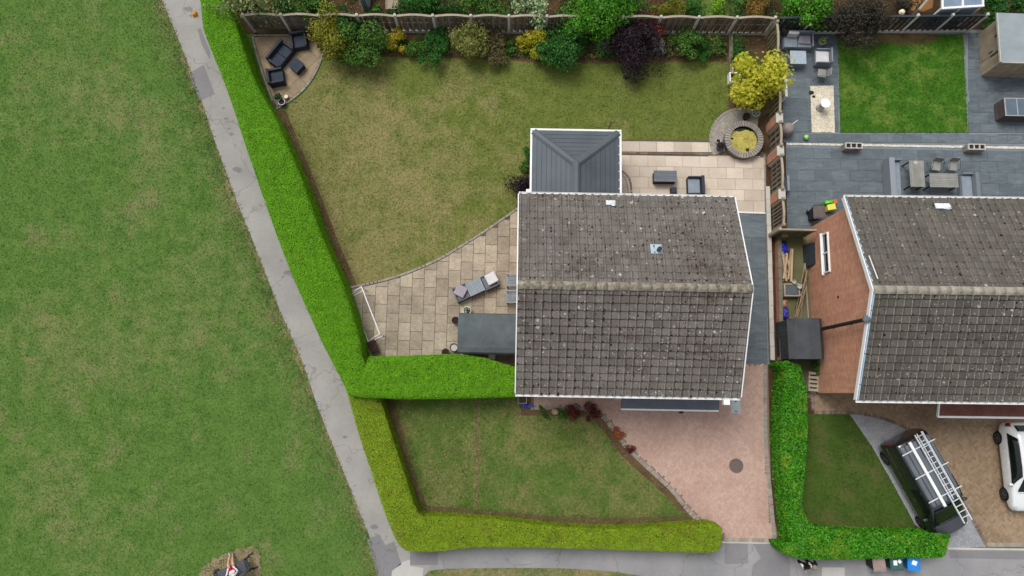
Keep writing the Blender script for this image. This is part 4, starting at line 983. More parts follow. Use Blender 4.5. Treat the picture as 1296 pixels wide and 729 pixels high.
plant('shrub', 'low brown and green undergrowth before the timber edging', 'shrub', 908, 62, .5, .36, LM['brown'], 800, .04, 8)
plant('shrub', 'dark green shrub in soil under the yellow tree', 'shrub', 944, 66, .9, .55, LM['deep'], 1500, .045, 10)
plant('tree', 'bright golden yellow small tree beside the dividing fence', 'tree', 966, 95, 3.0, 1.28, LM['yellow'], 4200, .085, 34, ry=1.3, at_h=.75, aspect=.8, group='garden trees')
plant('shrub', 'dark purple bush tucked against conservatory corner', 'shrub', 659, 237, 1.0, .5, LM['purple'], 1700, .04, 12, ry=.65)
plant('shrub', 'small green plant on soil beside conservatory wall', 'shrub', 667, 212, .4, .3, LM['green'], 500, .04, 6)
plant('shrub', 'tiny green plant on soil near conservatory gutter corner', 'shrub', 666, 195, .4, .26, LM['deep'], 400, .04, 6)
# beyond the fence
g2 = 'plants beyond the back fence'
plant('tree', 'pale green overhanging tree where hedge meets back fence', 'tree', 318, -4, 3.3, 1.75, LM['pale'], 1700, .08, 34, ry=.85, at_h=.75, group=g2)
plant('shrub', 'mid-green shrub behind the close-board fence', 'shrub', 392, 4, 2.0, 1.3, LM['green'], 4200, .055, 20, ry=.9, group=g2)
plant('shrub', 'blue-green shrub between pale tree and mid-green shrub', 'shrub', 362, 4, 1.9, .8, LM['deep'], 2000, .055, 12, group=g2)
plant('shrub', 'long green shrub mass behind the arched fence', 'shrub', 545, 2, 1.9, 1.5, LM['deep'], 5200, .055, 24, ry=.9, group=g2)
plant('shrub', 'brownish green shrub behind arched fence near variegated bush', 'shrub', 610, 2, 1.9, 1.4, LM['green'], 4800, .055, 24, ry=.9, group=g2)
plant('shrub', 'pale variegated bush behind the arched fence', 'shrub', 674, 6, 2.1, 1.05, LM['variegated'], 2700, .075, 18, ry=.8, aspect=.7, group=g2)
plant('shrub', 'yellow-olive feathery conifer behind the fence', 'shrub', 843, 4, 2.0, .75, LM['yolive'], 2800, .055, 14, group=g2, aspect=.35)
plant('shrub', 'round deep green clipped ball behind the fence', 'shrub', 872, 10, 1.4, .46, LM['deep'], 1600, .04, 12, group=g2)
plant('shrub', 'round lime green clipped ball behind the fence', 'shrub', 907, 11, 1.2, .44, LM['lime'], 1600, .04, 12, group=g2)
plant('shrub', 'orange-brown autumn shrub behind the fence', 'shrub', 962, 7, 1.7, 1.0, LM['orange'], 3200, .05, 18, ry=.6, group=g2)
plant('tree', 'fresh green leafy tree hanging over the black fence', 'tree', 1024, 5, 2.6, 1.05, LM['bright'], 3400, .075, 18, at_h=.7, group=g2)
plant('tree', 'dark bronze leaved tree spreading over black fence and lawn', 'tree', 1092, 22, 2.9, 1.45, LM['bronze'], 8000, .055, 30, ry=1.15, at_h=.75, group=g2)
plant('shrub', 'dark evergreen bush beyond summer house roof', 'shrub', 1262, 4, 1.9, 1.1, LM['deep'], 3400, .055, 18, ry=.6, group=g2)
plant('shrub', 'small dark bush at the picture edge beyond summer house', 'shrub', 1290, 2, 1.7, .7, LM['deep'], 1600, .055, 12, ry=.6, group=g2)
plant('shrub', 'dark shrub in soil beyond the bronze tree', 'shrub', 1150, 2, 1.0, .6, LM['bronze'], 1300, .05, 10, group=g2)
# yucca
y0 = P(762, 62); yu = thing('yucca', 'spiky pale green yucca rosette beneath the clipped tree', 'plant', (y0.x-.05, y0.y-.1, 0))
M_YUC = leafmat('yucca_leaf', ['#4d7a45', '#6d9862', '#85aa78'])
for k in range(34):
    a = 2*math.pi*k/34*2.4; el = R(12+60*(k/34)); L = random.uniform(.55, .75); w = .03
    dx, dy = math.cos(a), math.sin(a); sx, sy = -dy*w, dx*w
    pts = [(0, 0, .25), (dx*L*.5*math.cos(el), dy*L*.5*math.cos(el), .25+L*.5*math.sin(el)), (dx*L*math.cos(el), dy*L*math.cos(el), .25+L*.8*math.sin(el))]
    v = [(p[0]+s*sx*f, p[1]+s*sy*f, p[2]) for p, f in zip(pts, (.7, 1, .05)) for s in (-1, 1)]
    part('leaf', MB().add(v, [(0, 1, 3, 2), (2, 3, 5, 4)]), M_YUC, yu)
part('trunk', MB().tube([(0, 0, 0), (0, 0, .28)], [.07, .06]), M_BARK, yu)
# front bed plants
g3 = 'front bed plants'
plant('shrub', 'red leafed shrub in the bed under front gutter', 'shrub', 727, 521, .45, .42, LM['red'], 1100, .035, 9, group=g3)
plant('shrub', 'darker red shrub where the front bed starts to curve', 'shrub', 750, 522, .55, .48, LM['red'], 1300, .035, 10, group=g3, extra=('dark_tips', LM['purple'], 200, .03))
plant('shrub', 'rust orange plant in the curve of the front bed', 'shrub', 782, 549, .3, .3, LM['rust'], 500, .045, 8, ry=.4, group=g3)
plant('shrub', 'small dark red plant on the narrowing front bed', 'shrub', 796, 568, .3, .26, LM['red'], 420, .035, 6, group=g3)
plant('shrub', 'low green ground cover at the house end of front bed', 'shrub', 688, 521, .22, .5, LM['green'], 600, .035, 9, ry=.22, group=g3)
plant('shrub', 'low green ground cover between pale stone and red shrub', 'shrub', 712, 522, .2, .36, LM['green'], 450, .035, 8, ry=.22, group=g3)
plant('shrub', 'dark green climber at the neighbouring shed corner', 'shrub', 1040, 462, .9, .42, LM['deep'], 1200, .045, 9, group=g3)
st = P(703, 521); kind_ = tag(part('stone', MB().lathe([(.17, 0), (.2, .05), (.14, .12), (.02, .15)], 9, sx=1.1, sy=.8), mat('buff_stone', '#94845e', '#ab9a72', 5, .9), loc=(st.x, st.y, .02), smooth=True), 'pale buff boulder lying in the front bed', 'stone', 'bed stones')
st = P(773, 536); tag(part('stone', MB().lathe([(.1, 0), (.12, .04), (.08, .07), (.01, .08)], 7), mat('grey_stone', '#8a8672', '#9b9782', 5, .9), loc=(st.x, st.y, .02), smooth=True), 'small flat grey stone before the rust orange plant', 'stone', 'bed stones')
# litter of leaves on the soil
def litter(name, poly, dens, m, z):
    X, Y = sample_poly(poly, dens); n = len(X)
    V = leaf_quads(np.stack([X, Y, np.full(n, z+.012)], 1), np.tile([0, 0, 1.], (n, 1)), np.full(n, .035), .6, .35)
    kind(link(name, quads_mesh(name, V, [m])), 'stuff')
M_LIT = leafmat('leaf_litter', ['#6a5238', '#8a6a44', '#4f3d2a', '#a08258', '#5e6236'], trans=0)
litter('leaf_litter', PL([(395,52),(915,54),(915,77),(600,74),(455,71),(412,72)]), 60, M_LIT, .02)
litter('leaf_litter', PL([(260,-30),(985,-30),(985,30),(310,30)]), 35, M_LIT, .006)
litter('leaf_litter', PL([(925,50),(975,50),(970,138),(925,138)]), 50, M_LIT, .024)
litter('leaf_litter', soil_strip, 50, M_LIT, .02)
litter('leaf_litter', PL([(660,505)] + bed_outer + bed_inner[::-1]), 60, M_LIT, .022)

# low ground cover that nobody could count
def ground_cover(name, poly, dens, leaf, hmax, z, thr=0.0, seed=0.0, size=.045):
    from mathutils import noise as mn
    X, Y = sample_poly(poly, dens); nz = np.array([mn.noise(Vector((x*.9+seed, y*.9, seed)))+.5*mn.noise(Vector((x*2.6, y*2.6+seed, 3))) for x, y in zip(X, Y)])
    k = nz > thr; X, Y, nz = X[k], Y[k], nz[k]; n = len(X)
    Z = z + hmax*np.clip((nz-thr)*1.6, .08, 1)*RNG.uniform(.5, 1.05, n)
    V = leaf_quads(np.stack([X, Y, Z], 1), np.tile([0, 0, 1.], (n, 1)), np.full(n, size), .55, .7)
    kind(link(name, quads_mesh(name, V, [leaf])), 'stuff')
border = PL([(412,48),(918,50),(918,74),(850,75),(760,77),(680,75),(600,71),(500,68),(455,68)])
ground_cover('border_ground_cover', border, 620, LM['green'], .75, .02, -.02, 1.0)
ground_cover('border_ground_cover', border, 480, LM['brown'], .5, .02, .0, 7.0)
ground_cover('border_ground_cover', border, 520, LM['deep'], .8, .02, .06, 13.0)
ground_cover('border_ground_cover', border, 420, LM['olive'], .8, .02, .14, 21.0)
back = PL([(300,-35),(980,-35),(980,22),(320,22)])
ground_cover('back_ground_cover', back, 300, LM['deep'], .9, .01, .0, 3.0, .055)
ground_cover('back_ground_cover', back, 240, LM['green'], .7, .01, .1, 9.0, .055)
ground_cover('back_ground_cover', PL([(985,-35),(1160,-35),(1150,18),(985,20)]), 240, LM['brown'], .4, .01, -.1, 5.0)
ground_cover('tree_bed_ground_cover', PL([(930,50),(968,50),(965,138),(928,138)]), 160, LM['brown'], .15, .024, .1, 2.0, .035)
ground_cover('front_bed_ground_cover', PL([(676,505)] + bed_outer[1:] + bed_inner[::-1]), 260, LM['brown'], .08, .022, .0, 4.0, .03)
# ------------------------------------------------------------------ garden furniture and small things
def rattanmat(name, c1, c2):
    t = NT(name); co = t.n('ShaderNodeTexCoord'); w = t.n('ShaderNodeTexWave', wave_type='BANDS', bands_direction='Z'); w.inputs['Scale'].default_value = 14; t.l(co.outputs['Object'], w.inputs['Vector'])
    col = t.ramp(w.outputs['Fac'], [(0.2, c1), (0.8, c2)]); col = t.vary(col, t.noise(20, 2), .8, 1.2); t.bump(w.outputs['Fac'], .4, .01)
    return t.done(col, .7, .3)
M_RATB = rattanmat('charcoal_rattan', '#20242c', '#2e333d'); M_CUSB = mat('charcoal_cushion', '#343a45', '#434a56', 3, .9, .1, fine=.08)
M_RATG = rattanmat('grey_rattan', '#4c4f56', '#62656c'); M_CUSG = mat('grey_cushion', '#656570', '#74747f', 3, .9, .1, fine=.06)
M_RATL = rattanmat('light_grey_rattan', '#6a727a', '#828a92'); M_CUSL = mat('blue_grey_cushion', '#77828d', '#8a949e', 3, .9, .1, fine=.05)
M_CUSW = mat('pale_cushion', '#b9b9bd', '#cfcfd2', 3, .9, .1, fine=.04); M_CUSM = mat('mauve_cushion', '#8d8790', '#a09aa2', 3, .9, .1, fine=.05)
M_TOPG = mat('grey_wood_top', '#7a7b77', '#8f908a', 3, .75, .2, fine=.1, obj=.08); M_TOPD = mat('slate_slat_top', '#5a5f67', '#6a7078', 3, .7, .3, obj=.06)
M_GRYW = mat('grey_painted_wood', '#79838c', '#8e97a0', 3, .75, .2, fine=.1, obj=.06); M_TERRA = mat('terracotta', '#8a6a54', '#a3836b', 5, .9, .1, fine=.15)
M_BLUEP = mat('blue_glaze', '#141d4a', '#1f2c66', 4, .25, .5); M_DPOT = mat('dark_pot', '#2a2624', '#3a3430', 5, .7, .2); M_COMP = mat('compost', '#2b211a', '#41332a', 6, .95, .05, fine=.25)
def seat(name, label, cat, px, py, face, w, d, frame, cush, group=None, h=.68, sh=.3, arm=.11, back=.13, seats=1, left_arm=True, right_arm=True, on=.03):
    """box-framed seat facing local +x; d deep, w wide"""
    c = P(px, py, .35); t = thing(name, label, cat, (c.x, c.y, on), R(face), group)
    part('base', MB().box((0, 0, .03), (d, w, sh-.03)), frame, t, bevel=.012)
    part('backrest', MB().box((-d/2+back/2, 0, sh+.001), (back, w, h-sh)), frame, t, bevel=.015)
    for s, ok in ((-1, right_arm), (1, left_arm)):
        if ok: part('arm', MB().box((back/2, s*(w/2-arm/2), sh+.001), (d-back-.004, arm, (h-sh)*.72)), frame, t, bevel=.015)
    a0, a1 = (-w/2+(arm if right_arm else .01)), (w/2-(arm if left_arm else .01)); cw = (a1-a0)/seats
    for k in range(seats): part('seat_cushion', MB().box((back/2, a0+cw*(k+.5), sh+.002), (d-back-.03, cw-.02, .11)), cush, t, bevel=.03)
    for sx in (-1, 1):
        for sy in (-1, 1): part('foot', MB().box((sx*(d/2-.07), sy*(w/2-.07), 0), (.05, .05, .029)), M_BLACK, t)
    return t
def table(name, label, px, py, ang, lx, ly, h, m_top, m_leg, slats=0, group=None, solid=False, on=.03, cat='table'):
    c = P(px, py, h); t = thing(name, label, cat, (c.x, c.y, on), R(ang), group)
    if slats:
        for k in range(slats): part('slat', MB().box((0, -ly/2+ly*(k+.5)/slats, h-.03), (lx, ly/slats-.008, .03)), m_top, t)
        part('under_frame', MB().box((0, 0, h-.075), (lx-.06, ly-.06, .04)), m_leg, t)
    else: part('top', MB().box((0, 0, h-.04), (lx, ly, .04)), m_top, t, bevel=.01)
    if solid: part('body', MB().box((0, 0, 0), (lx-.06, ly-.06, h-.08)), m_leg, t, bevel=.01)
    else:
        for sx in (-1, 1):
            for sy in (-1, 1): part('leg', MB().box((sx*(lx/2-.06), sy*(ly/2-.06), 0), (.055, .055, h-.041 if not slats else h-.076)), m_leg, t)
    return t
def pot(label, px, py, r, h, m, fill=M_COMP, leaf=None, group='plant pots', on=.03, leafn=160, rim=None):
    c = P(px, py, h); t = thing('plant_pot', label, 'pot', (c.x, c.y, on), 0, group)
    part('pot', MB().lathe([(r*.7, 0), (r*.95, h*.9), (r*1.05, h*.9), (r*1.05, h), (r*.86, h), (r*.84, h*.86)], 20), rim or m, t, smooth=False)
    part('soil', MB().lathe([(r*.5, h*.7), (r*.845, h*.88), (r*.3, h*.9)], 16), fill, t)
    if leaf:
        n = leafn; u = RNG.normal(0, 1, (n, 3)); u[:, 2] = np.abs(u[:, 2]); u /= np.linalg.norm(u, axis=1, keepdims=True)
        kind(link('leaves', quads_mesh('leaves', leaf_quads(u*r*1.1*RNG.uniform(.4, 1, (n, 1))+np.array([0, 0, h]), u, np.full(n, .05)), [leaf]), t), 'stuff')
    return t
# charcoal set on the corner patio
gs = 'charcoal rattan set'
seat('rattan_armchair', 'charcoal rattan armchair against the close-board fence', 'armchair', 379, 52, -80, .82, .80, M_RATB, M_CUSB, gs)
seat('rattan_sofa', 'two-seat charcoal rattan sofa on the corner patio', 'sofa', 355.5, 70, -36, 1.3, .80, M_RATB, M_CUSB, gs, seats=2)
seat('rattan_armchair', 'charcoal rattan armchair beside the conifer hedge', 'armchair', 349.5, 98, 12, .80, .80, M_RATB, M_CUSB, gs)
table('rattan_table', 'small square charcoal rattan table before the charcoal sofa', 375, 82.5, 50, .62, .62, .42, M_CUSB, M_RATB, solid=True, group=gs)
pot('pale terracotta pot beside charcoal armchair, left of its neighbour', 393, 46, .16, .3, M_TERRA, group='terracotta pots'); pot('brown terracotta pot of soil next to the big olive shrub', 400, 47, .17, .3, M_TERRA, group='terracotta pots')
pot('dark pot under the big olive shrub at the corner patio rim', 405, 58, .16, .3, M_DPOT)
pot('dark blue pot with greenery at the tip of the corner patio', 352, 123, .19, .35, M_BLUEP, leaf=LM['deep']); pot('dark blue glazed empty pot beside the planted blue pot', 356.5, 129, .18, .3, M_BLUEP)
pot('small tan pot with pale middle near the blue pots', 362, 122, .13, .2, M_TERRA, fill=mat('pale_fill', '#cfc8ae', '#ddd6c0', 4))
# grey set on the weathered patio
gs = 'grey rattan set'
def loose_cushion(label, px, py, h, sz, ang, m, th=.12, tilt=0, on=.03):
    c = P(px, py, h); o = part('cushion', MB().box((0, 0, 0), (sz, sz, th)), m, loc=(c.x, c.y, h), rz=R(ang), bevel=.045); o.rotation_euler.y = R(tilt)
    return tag(o, label, 'cushion', 'loose cushions')
seat('rattan_armchair', 'grey rattan armchair with a mauve cushion on the weathered patio', 'armchair', 584, 371, 25, .74, .72, M_RATG, M_CUSG, gs, arm=.06, back=.06, h=.55)
loose_cushion('square mauve cushion turned cornerwise on a grey armchair', 583, 368.5, .5, .55, 63, M_CUSM)
table('rattan_table', 'slatted grey table between two grey armchairs on the weathered patio', 601.5, 363.5, 115, .66, .80, .55, M_GRYW, M_RATG, 7, gs, solid=True)
seat('rattan_armchair', 'grey rattan armchair holding a white cushion on the weathered patio', 'armchair', 620, 356, 205, .74, .72, M_RATG, M_CUSG, gs, arm=.06, back=.06, h=.55)
loose_cushion('square white cushion on the grey armchair near the house', 622, 352.5, .5, .55, 28, M_CUSW)
def slat_chair(label, px, py, face):
    c = P(px, py, .42); t = thing('slatted_chair', label, 'chair', (c.x, c.y, .045), R(face), 'slatted chairs beside the house wall')
    for k in range(6): part('seat_slat', MB().box((.02, -.22+.088*k, .40), (.5, .06, .025)), M_GRYW, t)
    part('seat_frame', MB().box((.27, 0, .355), (.04, .56, .05)), M_GRYW, t); part('back_rail', MB().box((-.23, 0, .85), (.04, .56, .07)), M_GRYW, t); part('back_rail', MB().box((-.23, 0, .5), (.04, .56, .05)), M_GRYW, t)
    for k in range(6): part('back_slat', MB().box((-.23, -.2+.08*k, .551), (.02, .04, .298)), M_GRYW, t)
    for s in (-1, 1):
        part('arm', MB().box((.03, s*.29, .62), (.52, .06, .03)), M_GRYW, t)
        part('leg', MB().box((.25, s*.29, 0), (.05, .05, .619)), M_GRYW, t); part('leg', MB().box((-.23, s*.29, 0), (.05, .05, .92)), M_GRYW, t)
slat_chair('grey slatted garden chair at house wall, farther from the felt shed', 648.5, 355, 180); slat_chair('grey slatted garden chair at house wall, closer to the felt shed', 648.5, 376, 180)
pot('pot with a white rim before the felt-roofed shed', 591, 393, .2, .35, mat('white_rim_pot', '#c9cbc0', '#d8dacf', 4), leaf=LM['silver'], leafn=30)
pot('dark brown pot by the shed end wall', 576.5, 405.5, .18, .35, M_DPOT); pot('dark ringed pot at shed corner near the hedge', 574.5, 440, .2, .35, M_DPOT, fill=M_KERB); pot('black empty pot against the conifer hedge', 564, 446, .19, .32, M_BLACK)
# felt shed with an arched roof
def arched_shed(name, label, x0, x1, y0, y1, he, hr, m_roof, m_wall, ang=ROT, facets=8, axis='x', boards=10, overhang=.1):
    t = thing(name, label, 'shed', ((x0+x1)/2, (y0+y1)/2, 0), ang); w, d = x1-x0, y1-y0
    if axis == 'y': w, d = d, w
    inner = t
    a = R(90) if axis == 'y' else 0
    M_ = Matrix.Rotation(a, 4, 'Z')
    v = []
    for x in (-w/2, w/2):
        for k in range(facets+1):
            th = math.pi*k/facets; v.append((x, -d/2*math.cos(th), he+(hr-he)*math.sin(th)**.8))
        for k in range(facets, -1, -1):
            th = math.pi*k/facets; v.append((x, -d/2*math.cos(th), he-.04+(hr-he)*math.sin(th)**.8))
    n = 2*(facets+1)
    part('roof', MB().add(v, [(i, (i+1) % n, n+(i+1) % n, n+i) for i in range(n)] + [tuple(range(n-1, -1, -1)), tuple(range(n, 2*n))], M_), m_roof, t)
    for k in range(boards):
        x = -w/2+overhang+(w-2*overhang)*(k+.5)/boards; bw = (w-2*overhang)/boards-.008
        for s in (-1, 1): part('wall_board', MB().box((x, s*(d/2-overhang), .03), (bw, .02, he-.05)).add([], []) if axis == 'x' else MB().box((-s*(d/2-overhang), x, .03), (.02, bw, he-.05)), m_wall, t)
    for s in (-1, 1):
        nb = 8
        for k in range(nb):
            y = -d/2+overhang+(d-2*overhang)*(k+.5)/nb; bw = (d-2*overhang)/nb-.008
            hh = he-.06+(hr-he)*max(0, 1-(2*y/d)**2)**.4
            c = (s*(w/2-overhang), y, .03); sz = (.02, bw, hh-.03)
            if axis == 'y': c = (-c[1], c[0], c[2]); sz = (sz[1], sz[0], sz[2])
            part('wall_board', MB().box(c, sz), m_wall, t)
    return t
M_SHEDW = mat('shed_boards', '#4a4038', '#5d5148', 3, .9, .1, fine=.2, obj=.12)
p0, p1 = P(579.5, 448, 2.0), P(655, 396, 2.0)
arched_shed('garden_shed', 'garden shed with arched grey felt roof beside the house wall', p0.x, p1.x, p0.y, p1.y, 1.8, 2.26, M_FELT, M_SHEDW)
q = P(623, 452); sb = thing('storage_crate', 'white plastic crate squeezed between felt shed and hedge', 'crate', (q.x, q.y, .03)); part('body', MB().box((0, 0, 0), (.3, .22, .45)), M_WHITE, sb, bevel=.01); part('lid', MB().box((0, 0, .451), (.33, .25, .03)), M_WHITE, sb, bevel=.01)
p0, p1 = P(989.5, 456, .7), P(1042, 403, 1.8)
ns = arched_shed('garden_shed', 'dark grey lean-to shed below the flue at the brick gable', p0.x, p1.x, p0.y, p1.y, 1.6, 1.98, mat('charcoal_felt', '#3f4347', '#4d5155', 2, .85, .2, fine=.1, fscale=25), mat('grey_shed_boards', '#3a3d40', '#484b4e', 3, .9, .1, fine=.2, obj=.12), 0, 4, 'y', overhang=.04)
# white goal frame
B1, B2, K1, K2 = P(463, 367), P(485.5, 425), P(445, 376), P(467, 434); GH = 1.0
gl = thing('football_goal', 'white tube football goal frame standing on patio by the hedge', 'goal', B1)
rel = lambda p, z=0.0: (p.x-B1.x, p.y-B1.y, z+.05)
part('crossbar', MB().tube([rel(B1, GH), rel(B2, GH)], .028), M_WHITE, gl)
for b, k in ((B1, K1), (B2, K2)):
    part('post', MB().tube([rel(b, 0), rel(b, GH-.02)], .028), M_WHITE, gl); part('ground_bar', MB().tube([rel(b, .02), rel(k, .02)], .022), M_WHITE, gl)
    m1 = b.lerp(k, .35); m2 = b.lerp(k, .8); part('side_stanchion', MB().tube([rel(b, GH), rel(m1, GH-.08), rel(m2, GH*.5), rel(k, .02)], .02), M_WHITE, gl)
part('back_bar', MB().tube([rel(K1, .02), rel(K2, .02)], .022), M_WHITE, gl)
q = P(472, 439, .4); M_RUST = mat('rusty_brown', '#2e211c', '#4a352b', 6, .85, .2, fine=.25)
tr = thing('fire_basket', 'rusty brown metal trolley tucked in the hedge corner by goal', 'trolley', (q.x, q.y, .045), R(20))
part('tray', MB().box((0, 0, .3), (.38, .6, .12)), M_RUST, tr, bevel=.02)
for k in range(5): part('bar', MB().tube([(-.16+.08*k, -.3, .43), (-.16+.08*k, .3, .43)], .012, 6), M_RUST, tr)
for sx in (-1, 1):
    for sy in (-1, 1): part('leg', MB().tube([(sx*.16, sy*.26, 0), (sx*.16, sy*.26, .3)], .018, 6), M_RUST, tr)
part('handle', MB().tube([(.19, -.3, .38), (.26, -.42, .5), (.2, -.2, .5)], .018, 6), M_BLACK, tr)
# pale patio furniture
table('rattan_table', 'dark grey box table with slatted top on the pale patio', 842, 223, -1, 1.15, .58, .55, M_TOPD, M_RATB, 4, 'dark set on the pale patio', solid=True)
seat('rattan_armchair', 'dark grey rattan armchair half under the rear gutter', 'armchair', 880, 236, 180, .95, .78, M_RATB, M_CUSL, 'dark set on the pale patio', arm=.08, back=.16, seats=1)
q = P(852, 239, .2); tag(part('footstool', MB().box((0, 0, 0), (.3, .3, .3)), M_RATB, loc=(q.x, q.y-.1, .045), bevel=.02), 'tiny dark footstool under the rear gutter', 'stool')
# raised round pond
pc = P(941.5, 176.5, .45); pond = thing('raised_pond', 'round raised brick pond with yellow-green weed inside', 'pond', (pc.x, pc.y, 0))
M_COPE = mat('grey_coping_brick', '#7d7772', '#9a948e', 3, .9, .15, fine=.12, obj=.16)
part('wall', MB().lathe([(.95, 0), (.95, .42), (.74, .42), (.74, .05)], 40), M_SETTD, pond); part('liner', MB().lathe([(.735, .06), (.735, .4), (.73, .06)], 40), M_BLACK, pond)
cm = MB().add([(.70, -.042, 0), (.98, -.062, 0), (.98, .062, 0), (.70, .042, 0), (.70, -.042, .07), (.98, -.062, .07), (.98, .062, .07), (.70, .042, .07)], [(4,5,6,7), (0,1,5,4), (1,2,6,5), (2,3,7,6), (3,0,4,7)]).mesh('coping_brick', [M_COPE])
for k in range(40): link('coping_brick', cm, pond, loc=(0, 0, .421+random.uniform(0, .006)), rz=2*math.pi*k/40)
part('water', MB().lathe([(.1, .28), (.728, .30), (.05, .301)], 32), mat('pond_water', '#15180f', '#1e2214', 3, .1, .5), pond)
n = 2600; a_ = RNG.uniform(0, 2*np.pi, n); r_ = .70*np.sqrt(RNG.uniform(0, 1, n)); X, Y = r_*np.cos(a_), r_*np.sin(a_)
k = (Y < .50+.05*np.sin(9*X)) & ((X-.2)**2+(Y+.5)**2 > .012) & ((X+.55)**2+(Y-.1)**2 > .006); X, Y = X[k], Y[k]; n = len(X)
kind(link('duckweed', quads_mesh('duckweed', leaf_quads(np.stack([X, Y, np.full(n, .312)], 1), np.tile([0, 0, 1.], (n, 1)), np.full(n, .032), .85, .15), [leafmat('duckweed', ['#9a9244', '#b0a552', '#bdb060', '#8f8a3c'], trans=0)]), pond), 'stuff')
pot('blue glazed pot beside the raised pond', 912, 185, .2, .35, M_BLUEP, leaf=LM['purple'], leafn=25); pot('dark pot behind the raised pond', 945, 147, .18, .3, M_DPOT); pot('grey stone pot near the boundary fence and pond', 957, 143, .2, .35, M_KERB, leaf=LM['silver'], leafn=60); pot('small grey round pot touching the pond wall', 909, 178.5, .12, .2, M_KERB)
cres = [(P(941, 178).x+1.72*math.cos(R(a)), P(941, 178).y+1.72*math.sin(R(a))) for a in range(60, 214, 7)]
cs = sheet('pond_paving', cres + [(P(941, 178).x, P(941, 178).y-.2), (P(958, 165).x, P(958, 165).y)], .034, mat('cobbled_grey', '#7f7a72', '#99938a', 4, .92, .15, fine=.22, fscale=16, bump=.4))
edging('edging_sett', cres, .13, .2, M_SETT, .06, cs)
# timber edged bed and the white planter
A_, B_ = P(923.5, 48), P(924.5, 95); d_ = B_-A_
sl = thing('timber_edging', 'pale timber sleeper edging between lawn border and tree bed', 'edging', A_, math.atan2(d_.y, d_.x)); part('sleeper', MB().box((d_.length/2, .03, 0), (d_.length, .09, .3)), M_RAIL, sl); part('sleeper', MB().box((d_.length/2, -.07, 0), (d_.length, .08, .26)), mat('mid_timber', '#6f6450', '#857860', 4, .9, fine=.15), sl)
q = P(930, 98, .4); wp_ = thing('square_planter', 'white square planter at the end of timber edging', 'planter', (q.x, q.y, .03))
for nm, c, s in [('side', (0, .24, 0), (.56, .06, .42)), ('side', (0, -.24, 0), (.56, .06, .42)), ('side', (.25, 0, 0), (.06, .42, .42)), ('side', (-.25, 0, 0), (.06, .42, .42))]: part(nm, MB().box(c, s), M_WHITE, wp_)
part('soil', MB().box((0, 0, 0), (.44, .42, .33)), M_COMP, wp_)
n = 120; kind(link('leaves', quads_mesh('leaves', leaf_quads(np.stack([RNG.uniform(-.05, .2, n), RNG.uniform(-.18, .18, n), np.full(n, .37)], 1), np.tile([0, 0, 1.], (n, 1)), np.full(n, .04)), [LM['lime']]), wp_), 'stuff')
# slate terrace furniture
gs = 'pale grey terrace set'
so = seat('rattan_sofa', 'grey terrace sofa with pale cushions in the black fence corner', 'sofa', 1009, 52, -91, 1.5, .82, M_RATL, M_CUSL, gs, seats=2, arm=.07, back=.1, right_arm=False, on=.045)
c = P(1003, 44, .6); o = part('cushion', MB().box((0, 0, 0), (.55, .16, .4)), M_CUSW, loc=(c.x, c.y, .46), bevel=.05, rz=R(-2)); tag(o, 'pale rectangular cushion against the terrace sofa back', 'cushion', 'loose cushions')
c = P(1018, 51, .5); o = part('cushion', MB().box((0, 0, 0), (.6, .42, .12)), M_CUSM, loc=(c.x, c.y, .46), bevel=.05, rz=R(-4)); tag(o, 'mauve-grey cushion lying flat on terrace sofa seat', 'cushion', 'loose cushions')
q = P(992, 42, .5); bw = tag(part('bag', MB().lathe([(.15, 0), (.2, .1), (.17, .28), (.04, .33)], 10), M_DPOT, loc=(q.x, q.y, .46), smooth=True), 'dark bag in the corner of the terrace sofa', 'bag')
table('cube_table', 'square table with pale blue glass top before the terrace sofa', 1010, 73, -1, .82, .72, .55, mat('frosted_glass', '#8d9aa8', '#aab6c2', 6, .2, .5), M_RATL, 0, gs, solid=True, on=.045)
seat('armchair', 'open-armed chair with white seat cushion on slate terrace', 'armchair', 1041, 73, 178, .78, .78, M_RATL, M_CUSW, gs, arm=.05, back=.08, on=.045)
def wire_chair(label, px, py, face, on=.045):
    c = P(px, py, .45); t = thing('garden_chair', label, 'chair', (c.x, c.y, on), R(face), 'wire framed chairs')
    part('seat', MB().box((0, 0, .43), (.42, .44, .03)), M_TOPG, t, bevel=.012); bk = part('backrest', MB().box((-.24, 0, .5), (.03, .42, .36), ry=R(-14)), M_TOPG, t, bevel=.012)
    for s in (-1, 1):
        part('leg', MB().tube([(.26, s*.25, 0), (.16, s*.21, .43), (-.2, s*.21, .45)], .012, 6), M_BLACK, t); part('leg', MB().tube([(-.3, s*.25, 0), (-.16, s*.21, .43)], .012, 6), M_BLACK, t)
        part('arm', MB().tube([(.16, s*.23, .43), (.2, s*.27, .64), (-.28, s*.26, .68)], .012, 6), M_BLACK, t)
wire_chair('wire chair with taupe seat beside white-cushioned armchair', 1040, 93, 170)
wire_chair('wire chair at end table nearer the tall slatted table', 1184, 211, -100); wire_chair('wire chair at end table farther from the tall slatted table', 1205, 211, -95)
pot('pale pot with leafy plant before the black fence', 1041, 52, .2, .35, M_KERB, leaf=LM['pale'], on=.045)
q = P(1044, 131, .68); bb = thing('bird_bath', 'round white-topped pedestal standing on the cream pebble bed', 'bird bath', (q.x, q.y, .055))
part('pedestal', MB().lathe([(.2, 0), (.17, .1), (.16, .55), (.2, .62)], 20), M_KERB, bb, smooth=True); part('dish', MB().lathe([(.12, .62), (.24, .66), (.245, .7), (.2, .7), (.18, .685), (.1, .685), (.09, .7), (.03, .7)], 24), M_WHITE, bb)
